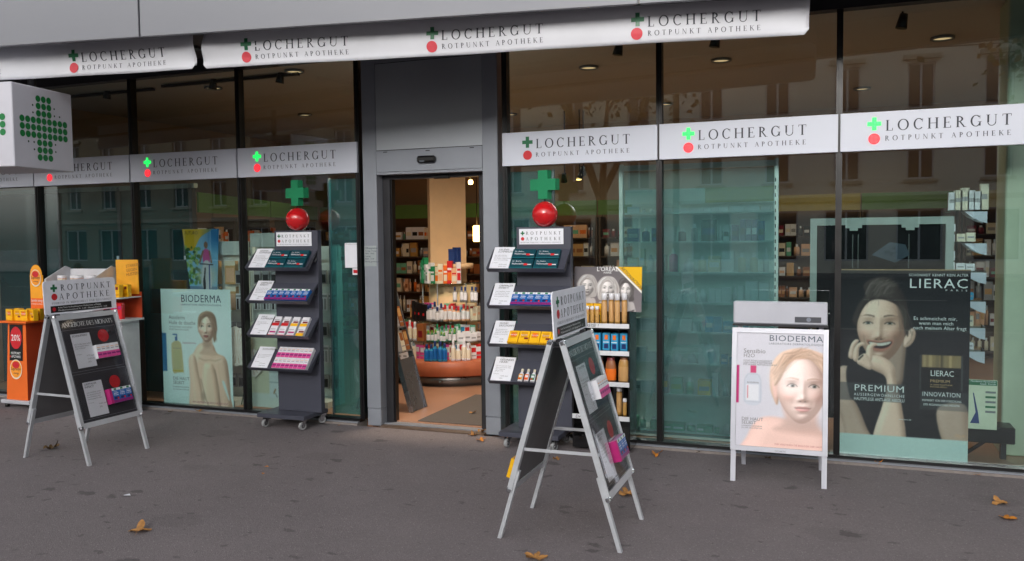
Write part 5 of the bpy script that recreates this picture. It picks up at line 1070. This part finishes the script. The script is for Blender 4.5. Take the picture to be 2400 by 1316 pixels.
TOPK = [carton(w_, .05, h_, b_, [(.1, .15, .9, .5, d_), (.1, .6, .9, .7, d2)]) for w_, h_, b_, d_, d2 in ((.05, .2, 'mint', 'white', 'green'), (.055, .21, 'green', 'mint', 'white'), (.055, .22, 'green', 'mint', 'mint'), (.05, .22, 'white', 'mint', 'green'), (.045, .16, 'white', 'grey', 'mint'), (.055, .2, 'white', 'cream', 'green'), (.05, .17, 'green', 'white', 'white'), (.05, .15, 'cream', 'orange', 'peach'), (.055, .22, 'cream', 'peach', 'orange'), (.05, .2, 'orange', 'cream', 'white'), (.055, .2, 'red', 'orange', 'white'), (.05, .18, 'peach', 'cream', 'red'), (.045, .22, 'white', 'red', 'red'))]
TOPL = ['pale mint', 'mid green', 'deep green', 'white and mint', 'short white', 'white and cream', 'short green', 'cream and orange', 'tall cream', 'orange', 'red', 'peach', 'white and red']
cnt = {}
def arc(me, nm, what, tier, cat, ang, r_, z, rz=0.):
    k = (what, tier); cnt[k] = cnt.get(k, 0)+1
    ja = random.Random(len(cnt)*97+cnt[k]*13+int(ang*7)); ang += ja.uniform(-.8, .8); r_ += ja.uniform(-.02, .005); rz += ja.uniform(-.25, .25); a = R(ang); put(me, nm, f'{ORD[cnt[k]-1]} {what} from left, {tier} of round counter', cat, 'goods on the round counter', (CC.x+r_*math.sin(a), CC.y-r_*math.cos(a), z+.0315), (0, 0, a+rz)).scale = (1.15*ja.uniform(.92, 1.1),)*2+(1.2*ja.uniform(.82, 1.14),)
for i, me in enumerate(TOPK): arc(me, 'product_box', TOPL[i]+' carton', 'top glass shelf', 'box', -62+i*8.2, .385, 1.135)
arc(KB['greens'], 'bottle', 'green bottle', 'top glass shelf', 'bottle', -71, .36, 1.135)
for a in (22, 33, 44): arc(KB['dkb'], 'product_box', 'dark blue carton', 'crown', 'box', a, .20, 1.36)
MB().lathe([(.25, 1.30), (.25, 1.357)], n=24).build('crown', CREAM, rc)
for a in (-60, -54): arc(KB['brn'], 'bottle', 'brown bottle', 'middle glass shelf', 'bottle', a, .50, .71)
for a in (-45, -36, -27, -17): arc(KB['blk'], 'product_box', 'black carton', 'middle glass shelf', 'box', a, .52, .71)
for i in range(6): arc(KB['red'], 'bottle', 'red-capped bottle', 'middle glass shelf', 'bottle', 14+i*6.2, .51-.03*(i % 2), .71)
for i in range(2): arc(KB['bx'], 'product_box', 'cream carton', 'middle glass shelf', 'box', 55+i*8, .50, .71)
for i in range(5): arc(KB['dark'], 'bottle', 'blue-capped bottle', 'middle glass shelf', 'bottle', -9+i*4.6, .50+.03*(i % 2), .71)
for i in range(4): arc(KB['bx2'], 'product_box', 'low pale carton', 'lower glass shelf', 'box', 33+i*7, .62, .49)
for a in (-46, -37): arc(KB['rd'], 'product_box', 'red carton', 'lower glass shelf', 'box', a, .63, .49)
for a in (-27, -20): arc(KB['pump'], 'pump_bottle', 'white pump bottle', 'lower glass shelf', 'bottle', a, .63, .49)
arc(KB['wine'], 'product_box', 'brown carton', 'lower glass shelf', 'box', -12, .63, .49)
for i in range(7): arc(KB['greens'], 'bottle', 'small green bottle', 'lower glass shelf', 'bottle', -2+i*4.6, .645, .49)
for i in range(6): arc(KB['green'], 'bottle', 'tall green bottle', 'lower glass shelf', 'bottle', 6+i*5.2, .57, .49)
for i in range(6): arc(KB['bx'], 'product_box', 'white cream carton', 'wooden base', 'box', -48+i*6.2, .74, .286)
for i in range(4): arc(KB['bx2'], 'product_box', 'low white carton', 'wooden base', 'box', -40+i*6.6, .80, .286)
arc(KB['can'], 'bottle', 'slim white bottle', 'wooden base', 'bottle', -13, .79, .286)
for i in range(5): arc(KB['blue'], 'bottle', 'blue bottle', 'wooden base', 'bottle', 1+i*4.2, .76+.02*(i % 2), .286)
for i in range(4): arc(KB['pump'], 'pump_bottle', 'cream pump bottle', 'wooden base', 'bottle', 24+i*4.8, .74, .286)
rgc = random.Random(77)
PK = [(carton(.06, .05, .15, a_, [(.1, .5, .9, .85, b_), (.1, .2, .9, .28, 'grey')]), w_) for a_, b_, w_ in (('red', 'white', 'red and white'), ('white', 'red', 'white and red'), ('pink', 'white', 'pink'), ('white', 'sky', 'white and blue'), ('cream', 'wine', 'cream and wine'), ('peach', 'white', 'peach'), ('mint', 'white', 'mint'))]
for tier, z_, r_, a0, a1, st in (('middle glass shelf', .71, .40, -40, 62, 9.), ('lower glass shelf', .49, .47, -45, 60, 7.6), ('wooden base', .286, .64, -50, 56, 5.6)):
    a_ = a0
    while a_ < a1: me, w_ = rgc.choice(PK); arc(me, 'product_box', w_+' back row carton', tier, 'box', a_, r_, z_); a_ += st
# side shelf with dark blue bottles on the right of the counter
MB().box((.18, -.50, .93), (.75, -.30, .936)).build('side_shelf', GSH, rc)
for i in range(7): put(KB['dark'], 'bottle', f'{ORD[i]} dark-capped bottle from left on the side shelf of the counter', 'bottle', 'goods on the round counter', (CC.x+.22+i*.065, CC.y-.42+.05*(i % 2), .9675))
# brochure rack inside the doorway
br = thing('brochure_rack', 'grey leaning brochure rack just inside the left of the doorway', 'rack', (-.76, .60, .031), R(90))
for y in (-.01, .01): pass
MB().bar((-.14, -.30+.0, .0), (-.14, .02, 1.15), .018, .05, up=(0, 0, 1)).build('side_rail', ALU, br, (0, -.0, 0)); MB().bar((.14, -.30, .0), (.14, .02, 1.15), .018, .05, up=(0, 0, 1)).build('side_rail', ALU, br)
MB().bar((0, -.293, .0), (0, -.165, .50), .26, .03).build('front_plate', ALU, br); MB().bar((-.14, .30, .0), (-.14, .0, 1.0), .02, .02).build('rear_strut', BLK, br); MB().bar((.14, .30, .0), (.14, .0, 1.0), .02, .02).build('rear_strut', BLK, br)
rg = random.Random(5)
for k in range(2):
    f = .5+.2*k; y, z = -.30+.32*f, 1.15*f
    MB().box((-.13, y-.045, z-.01), (.13, y+.02, z)).build('pocket_floor', ALU, br)
    for j in range(3):
        put(carton(.075, .012, .2, rg.choice(['grey', 'tan', 'cream', 'brown', 'grey']), [(.1, .5, .9, .9, rg.choice(['brown', 'tan', 'grey', 'cream'])), (.1, .2, .9, .25, 'grey')]), 'brochure', f'brochure in the {ORD[k]} pocket from below, {ORD[j]} of three, in the door rack', 'brochure', 'brochures in the door rack', (-.76-(y-.02), .60+(-.085+j*.085), .033+z), (R(-15), 0, R(90)))

# window displays on the left --------------------------------------------------------
fp = thing('promotion_banner', 'yellow and blue FUTURO banner with a cyclist above the woman poster', 'banner', (-2.78, .30, .92)); poster_futuro(fp); MB().box((-.02, .01, -.89), (.02, .03, .85)).build('stand', BLK, fp)
PEG = mat('white_peg_panel', (206, 212, 208), .5)
K['pack'] = carton(.085, .02, .17, 'white', [(.12, .05, .42, .7, 'black'), (.58, .05, .86, .7, 'grey'), (0, .78, 1, .92, 'grey')]); K['bag'] = carton(.13, .05, .24, 'tan', [(0, .8, 1, 1, 'cream'), (.1, .1, .9, .7, 'peach')]); K['packb'] = carton(.08, .02, .14, 'grey', [(.1, .1, .9, .7, 'black')])
for gi, (x, y, wd_, wh, ht) in enumerate(((-2.52, .42, .44, 'left', 1.66), (-2.03, .50, .46, 'middle', 1.74), (-1.55, .62, .42, 'right', 1.60))):
    t = thing('peg_display', f'white peg display of hanging packets in the window, {wh} one', 'display rack', (x, y, .031), 0, 'peg displays in the window')
    MB().box((-wd_/2, 0, 0), (wd_/2, .04, ht)).build('panel', PEG, t); MB().box((-wd_/2-.012, -.06, ht-.14), (wd_/2+.012, -.045, ht)).build('header_board', PEG, t); MB().box((-wd_/2, -.25, 0), (wd_/2, -.001, .06)).build('base', PEG, t)
    for sx in (-1, 1): MB().box((sx*(wd_/2+.006)-.006, -.06, 0), (sx*(wd_/2+.006)+.006, .04, ht-.141)).build('side_frame', PEG, t)
    for r_ in range(5):
        for c_ in range(4):
            k_ = 'bag' if gi == 0 and r_ >= 3 and c_ < 3 else ('pack' if r_ % 2 else 'packb')
            if k_ == 'bag' and c_ % 2: continue
            put(K[k_], 'hanging_packet', f'packet in {ORD[4-r_]} row from top, {ORD[c_]} from left, {wh} peg display', 'packet', 'packets on the peg displays', (x-wd_/2+.06+c_*.105, y-.06, .16+r_*.265+.031))
P = Paint(560, 795, 657, 968, 60, 100, (206, 204, 176)); P.box(560, 940, 657, 968, (206, 214, 206)); P.box(624, 872, 646, 948, (206, 216, 216)); P.box(624, 893, 646, 896, (130, 140, 140)); P.box(624, 915, 646, 917, (150, 160, 160)); P.line([(638, 930), (634, 938)], 3, (150, 110, 70)); P.line([(638, 938), (642, 946)], 1.5, (80, 70, 60)); P.noise(.01, 4)
fb = thing('flower_board', 'cream display board with a white blossom cut-out behind the left stand', 'display board', (-1.94, .16, .05)); P.sheet('printed_board', .46, .84, PRINT, fb); MB().box((-.23, .002, 0), (.23, .01, .84)).build('board_backing', PEG, fb)
letter('lettering', [(sans('Schönes aus der Natur', .026, .34), -.15, .79), (sans('BIO-ZERTIFIZIERTE PRODUKTE', .014, .30), -.14, .755)], fb, M['grey_ink'], .002)
PET = mat('petal_print', (226, 214, 204), .5, var=.12, scale=18)
for (u, v, r_, nn, nm) in ((-.27, .60, .16, 9, 'a'), (-.10, .44, .11, 7, 'b')):
    b = MB(); pts = [(u+r_*(1+.10*abs(math.sin(nn*a/2)))*math.cos(a), v+r_*1.15*(1+.10*abs(math.sin(nn*a/2)))*math.sin(a)) for a in np.linspace(0, 2*math.pi, 60, endpoint=False)]
    b.prism(pts, -.05 if nm == 'a' else -.035, -.045 if nm == 'a' else -.03); o = b.build('blossom', PET, fb)
    b = MB(); y_ = .051 if nm == 'a' else .036
    for k in range(nn*2): a = 2*math.pi*k/(nn*2); b.face([(u, -y_, v-.02), (u+r_*.9*math.cos(a)-.004, -y_, v+r_*1.05*math.sin(a)), (u+r_*.9*math.cos(a)+.004, -y_, v+r_*1.05*math.sin(a))])
    b.build('petal_vein', mat('petal_vein', (196, 150, 120), .5), o, kind='stuff')
MB().bar((-.24, -.04, .02), (-.12, -.04, .45), .012, .004).build('stalk', mat('stalk_green', (70, 84, 60), .6), fb)

# frosted shelf cabinet behind the windows right of the door -----------------------------
fc = thing('frosted_cabinet', 'tall shelf cabinet with a frosted back showing blurred goods, right windows', 'cabinet', (1.64, .22, .035)); CW = 1.27
FRO = frost_mat('frosted_panel', (.86, .98, .98), .10, .16, .45); PAL_RAIL = mat('pale_metal_rail', (186, 200, 196), .35, .3)
MB().box((.03, .012, .02), (CW-.03, .016, 2.2)).build('frosted_panel', FRO, fc)
for x in (0, CW-.03): MB().box((x, 0, 0), (x+.03, .05, 2.26)).build('post', PAL_RAIL, fc)
MB().box((.031, 0, 2.205), (CW-.031, .05, 2.25)).build('top_rail', PAL_RAIL, fc); MB().box((.031, .0, 0), (CW-.031, .05, .019)).build('bottom_rail', PAL_RAIL, fc)
for k in range(34): MB().box((CW-.026, -.0015, .1+k*.06), (CW-.018, .0, .13+k*.06)).build('slot', BLK, fc)
rg = random.Random(11); zsh = (.05, .36, .62, .88, 1.12, 1.37, 1.62, 1.86)
for z in zsh: MB().box((.04, .03, z-.014), (CW-.04, .30, z)).build('shelf_board', mat('pale_shelf', (200, 214, 212), .4), fc)
MB().box((.04, .05, 1.93), (CW*.55, .06, 2.05)).build('header_band', mat('pale_header', (196, 206, 196), .5), fc); MB().box((CW*.55+.002, .05, 1.93), (CW-.04, .06, 2.05)).build('header_band', YEL, fc)
gz = ((.05, .12, ['white', 'mint']), (.36, .20, ['lime', 'yellow', 'white', 'mint', 'grey', 'white']), (.62, .17, ['white', 'sky', 'white']), (.88, .16, ['white', 'sky', 'white', 'white']), (1.12, .19, ['white', 'white', 'white', 'pink', 'white']), (1.37, .21, ['white', 'white', 'pink', 'white', 'cream']), (1.62, .19, ['black', 'grey', 'white', 'navy', 'black']), (1.86, .06, ['white']))
b = MB()
for z, h_, pal in gz: goods(b, .06, CW-.06, .04, z, h_, rg, pal, .012)
b.build('goods', CM, fc, kind='stuff')
MB().box((.04, .31, .02), (CW-.04, .32, 2.0)).build('rear_panel', mat('added_bounce_panel', (206, 216, 214), .6), fc)  # pale panel added behind the goods to bounce daylight onto them
for i, (x, z) in enumerate(((.075, 1.29), (.075, 1.20))):
    tag(MB().box((1.64+x, .212, z), (1.64+x+.09, .219, z+.085)).build('price_notice', M['paper']), ('upper' if i == 0 else 'lower')+' small white notice on the frosted cabinet post', 'notice')

# black screen box, glass shelves, map and bench in the rightmost window -------------------
sb = thing('white_display_frame', 'white metal frame around a black screen above the black poster', 'display frame', (3.14, .42, .035)); SBW = 1.02; FRW = mat('pale_frame_enamel', (150, 160, 156), .5)
MB().box((0, 0, 1.0), (.05, .06, 1.79)).build('post', FRW, sb); MB().box((SBW-.055, 0, 1.0), (SBW, .06, 1.79)).build('post', FRW, sb); MB().box((.0505, 0, 1.735), (SBW-.0555, .06, 1.79)).build('top_rail', FRW, sb)
for x in (.32, .72): MB().prism([(x-.06, 1.734), (x-.06, 1.71), (x-.03, 1.71), (x-.03, 1.69), (x+.03, 1.69), (x+.03, 1.71), (x+.06, 1.71), (x+.06, 1.734)], -.004, .0).build('bracket', FRW, sb)
MB().box((.0505, .03, .2), (SBW-.0555, .05, 1.734)).build('screen', mat('black_screen', (10, 10, 12), .15), sb)
for x in (.31, .35, .71): MB().box((x, .024, 1.40), (x+.008, .029, 1.66)).build('slot_strip', mat('slot_strip', (60, 62, 62), .4), sb)
MB().raw([(.45, .02, 1.50), (.62, .02, 1.44), (.72, .02, 1.50), (.69, .02, 1.58), (.58, .02, 1.60)], [(0, 1, 2, 3, 4)]).build('screen_emblem', mat('screen_blue', (40, 56, 70), .3), sb)
for k, z in enumerate((1.86, 1.62, 1.40, 1.18, .98, .80)):
    t = thing('glass_shelf', f'{ORD[k]} short glass shelf from the top beside the black poster', 'shelf', (4.12, .50, z), 0, 'short shelves in the rightmost window')
    MB().box((0, 0, 0), (.27, .22, .012)).build('board', GSH, t); MB().prism([(.12, -.002), (.27, -.002), (.27, -.09), (.22, -.075), (.16, -.04)], .0, .02).build('bracket', WHT, t); MB().prism([(.12, -.002), (.27, -.002), (.27, -.09), (.22, -.075), (.16, -.04)], .2, .22).build('bracket', WHT, t)
    rg = random.Random(90+k)
    for j in range(4 if k else 6):
        w_, h_ = rg.uniform(.045, .065), rg.uniform(.05, .075)*(2.6 if k == 0 else 1); c_ = rg.choice(['white', 'cream', 'white'] if k != 3 else ['sky', 'mint'])
        put(carton(w_, .06, h_, c_, [(.15, .4, .85, .6, 'grey')]), 'product_box', f'{ORD[j]} {"tall " if k == 0 else ""}pale carton, {ORD[k]} shelf beside black poster', 'box', 'cartons in the rightmost window', (4.155+(j % 3 if k else j*.66)*.066, .53+.0*(j//3), z+.0125+(.078 if (j > 2 and k) else 0)))
mp = tag(MB().box((4.225, .06, .30), (4.41, .063, .655)).rect(4.228, .615, 4.407, .652, -.0585, 1).raw([(4.24, .0585, .34), (4.30, .0585, .34), (4.29, .0585, .42), (4.262, .0585, .56), (4.255, .0585, .56), (4.275, .0585, .42)], [(0, 1, 2, 3, 4, 5)], 2).build('map_notice', [mat('map_paper', (210, 214, 190), .6), M['green'], C['dkblue']]), 'map notice of emergency pharmacies with green heading at the right edge', 'notice')
letter('lettering', [(sans('Notdienst-Apotheken', .013, .16), 4.24, .638), (sans('Stadt Zürich', .013, .10), 4.30, .62)], mp, M['white_ink'], -.057)
for r_ in range(5): MB().rect(4.335, .56-r_*.035, 4.40, .575-r_*.035, -.0585).build('map_legend', M['green'] if r_ % 2 else M['grey_ink'], mp)
t = thing('black_bench', 'low black bench inside the rightmost window beside the map', 'bench', (4.36, .35, .03)); MB().box((-.22, -.1, .13), (.20, .12, .25), bev=.006).build('seat', BLK, t)
for x in (-.16, .12): MB().box((x, -.03, 0), (x+.035, .03, .129)).build('leg', DARK, t)
MB().bar((-.12, 0, .01), (.05, .08, .12), .02, .02).build('strut', BLK, t)
tag(MB().box((4.50, .45, .03), (4.86, .85, 3.43), bev=.01).build('pillar', mat('pale_green_pillar', (190, 200, 176), .7, var=.06)), 'pale green concrete pillar behind the glass at the right edge', 'pillar')
# ------------------------------------------------------------------ across the street, seen in the glass
def town_house(name_label, x0, x1, y, floors, h0, fh, wall, seed, z0=-.01):
    t = thing('town_house', name_label, 'building', (x0, y, z0)); L = x1-x0; n = max(int(L/2.6), 2); p = L/n; top = h0+fh*floors+.3
    wm = mat('wall_render_%d' % seed, wall, .85, var=.08, scale=.6, bump=.1, bscale=20)
    wins = []
    for f in range(floors+1):
        for k in range(n):
            cx_ = (k+.5)*p
            if f == 0: wins.append((cx_-.85, cx_+.85, .5, h0-.7))
            else: wins.append((cx_-.5, cx_+.5, h0+fh*(f-1)+.5, h0+fh*(f-1)+fh-.5))
    xs = sorted({0, L} | {w_[0] for w_ in wins} | {w_[1] for w_ in wins}); zs = sorted({0, top} | {w_[2] for w_ in wins} | {w_[3] for w_ in wins}); b = MB()
    for xa, xb in zip(xs[:-1], xs[1:]):
        for za, zb in zip(zs[:-1], zs[1:]):
            if any(w_[0] <= (xa+xb)/2 <= w_[1] and w_[2] <= (za+zb)/2 <= w_[3] for w_ in wins): continue
            b.face([(xb, 0, za), (xa, 0, za), (xa, 0, zb), (xb, 0, zb)])
    for xa, xb, za, zb in wins:
        for q in ([(xa, 0, za), (xa, -.2, za), (xa, -.2, zb), (xa, 0, zb)], [(xb, 0, za), (xb, -.2, za), (xb, -.2, zb), (xb, 0, zb)], [(xa, 0, za), (xb, 0, za), (xb, -.2, za), (xa, -.2, za)], [(xa, 0, zb), (xb, 0, zb), (xb, -.2, zb), (xa, -.2, zb)]): b.face(q)
    b.face([(0, 0, 0), (0, -8, 0), (0, -8, top), (0, 0, top)]); b.face([(L, 0, 0), (L, -8, 0), (L, -8, top), (L, 0, top)]); b.face([(0, -8, 0), (L, -8, 0), (L, -8, top), (0, -8, top)]); b.build('wall', wm, t)
    MB().box((-.1, -8.1, top), (L+.1, .35, top+.25)).build('roof', mat('roof_slate', (70, 66, 66), .8), t)
    tr = mat('stone_trim', (176, 166, 150), .8, var=.1); fm = mat('white_window_frame', (200, 200, 206), .5); gm = mat('far_window_glass', (40, 46, 54), .05)
    MB().box((-.02, .0, h0-.35), (L+.02, .14, h0-.15)).build('string_course', tr, t)
    for i, (xa, xb, za, zb) in enumerate(wins):
        f = MB().box((xa, -.2, za), (xa+.07, -.14, zb)).box((xb-.07, -.2, za), (xb, -.14, zb)).box((xa+.0705, -.2, zb-.07), (xb-.0705, -.14, zb)).box((xa+.0705, -.2, za), (xb-.0705, -.14, za+.07)).box(((xa+xb)/2-.04, -.2, za+.0705), ((xa+xb)/2+.04, -.14, zb-.0705)).build('window', fm, t)
        MB().box((xa+.071, -.19, za+.071), (xb-.071, -.18, zb-.071)).build('pane', gm, f)
        if za > h0: MB().box((xa-.12, .0, za-.14), (xb+.12, .14, za-.01)).build('sill', tr, f); MB().box((xa-.18, .0, zb+.12), (xb+.18, .22, zb+.3)).build('lintel', tr, f)
town_house('ochre town house across the street, reflected in the left windows', -40, -19, -31, 2, 3.0, 2.35, (150, 140, 122), 1)
town_house('pale beige town house across the street, reflected beside the entrance', -18.7, -3.5, -31, 2, 3.2, 2.6, (230, 222, 202), 2)
town_house('light grey town house across the street, reflected in the middle windows', -3.2, 10.5, -31, 2, 3.3, 2.8, (224, 218, 206), 3)
town_house('lilac grey town house across the street, reflected at the right', 11.2, 30, -31.5, 2, 3.3, 2.9, (222, 212, 224), 4)
BARK = mat('plane_bark', (104, 92, 76), .9, var=.3, scale=12, bump=.4); LEAFM = [mat('autumn_leaf_ochre', (150, 112, 40), .7, var=.25), mat('autumn_leaf_green', (92, 98, 40), .7, var=.25)]
def street_tree(x, y, h, label, seed):
    t = thing('street_tree', label, 'tree', (x, y, -.01)); rg = random.Random(seed); b = MB(); b.tube((0, 0, 0), (.05, 0, h*.42), .16, 10, 0, .11); tips = []
    for k in range(7):
        a = 2*math.pi*k/7+rg.uniform(-.3, .3); p1 = Vector((.05+math.cos(a)*rg.uniform(.6, 1.1), math.sin(a)*rg.uniform(.6, 1.1), h*rg.uniform(.58, .72))); b.tube((.05, 0, h*rg.uniform(.34, .42)), p1, .07, 7, 0, .035)
        for j in range(3): p2 = p1+Vector((math.cos(a+rg.uniform(-.8, .8))*rg.uniform(.4, .9), math.sin(a+rg.uniform(-.8, .8))*rg.uniform(.4, .9), rg.uniform(.3, 1.2)*h*.2)); b.tube(p1, p2, .03, 5, 0, .012); tips.append(p2)
    b.build('trunk', BARK, t); c = MB()
    for p in tips:
        for k in range(70):
            q = p+Vector((rg.gauss(0, .42), rg.gauss(0, .42), rg.gauss(0, .38))); s = rg.uniform(.05, .10); u = Vector((rg.uniform(-1, 1), rg.uniform(-1, 1), rg.uniform(-1, 1))).normalized(); v = u.orthogonal().normalized()
            c.face([q-u*s, q+v*s*.7, q+u*s, q-v*s*.7], rg.randint(0, 1))
    c.build('crown', LEAFM, t)
street_tree(-1.2, -13.0+2.9, 6.4, 'young plane tree at the kerb behind the camera, reflected in the glass', 3)
street_tree(7.6, -10.1, 6.6, 'second young plane tree at the kerb, reflected at the right', 4)
for i, z in enumerate((5.6, 5.9)):
    b = MB(); pts = [(-40+8*k, -13-1.2*i, z-.25*math.sin(math.pi*((k*8) % 40)/40)) for k in range(11)]
    for a, c in zip(pts[:-1], pts[1:]): b.tube(a, c, .012, 5)
    tag(b.build('overhead_wire', BLK), ('nearer' if i == 0 else 'farther')+' black tram wire over the street, seen only as a reflection', 'wire')
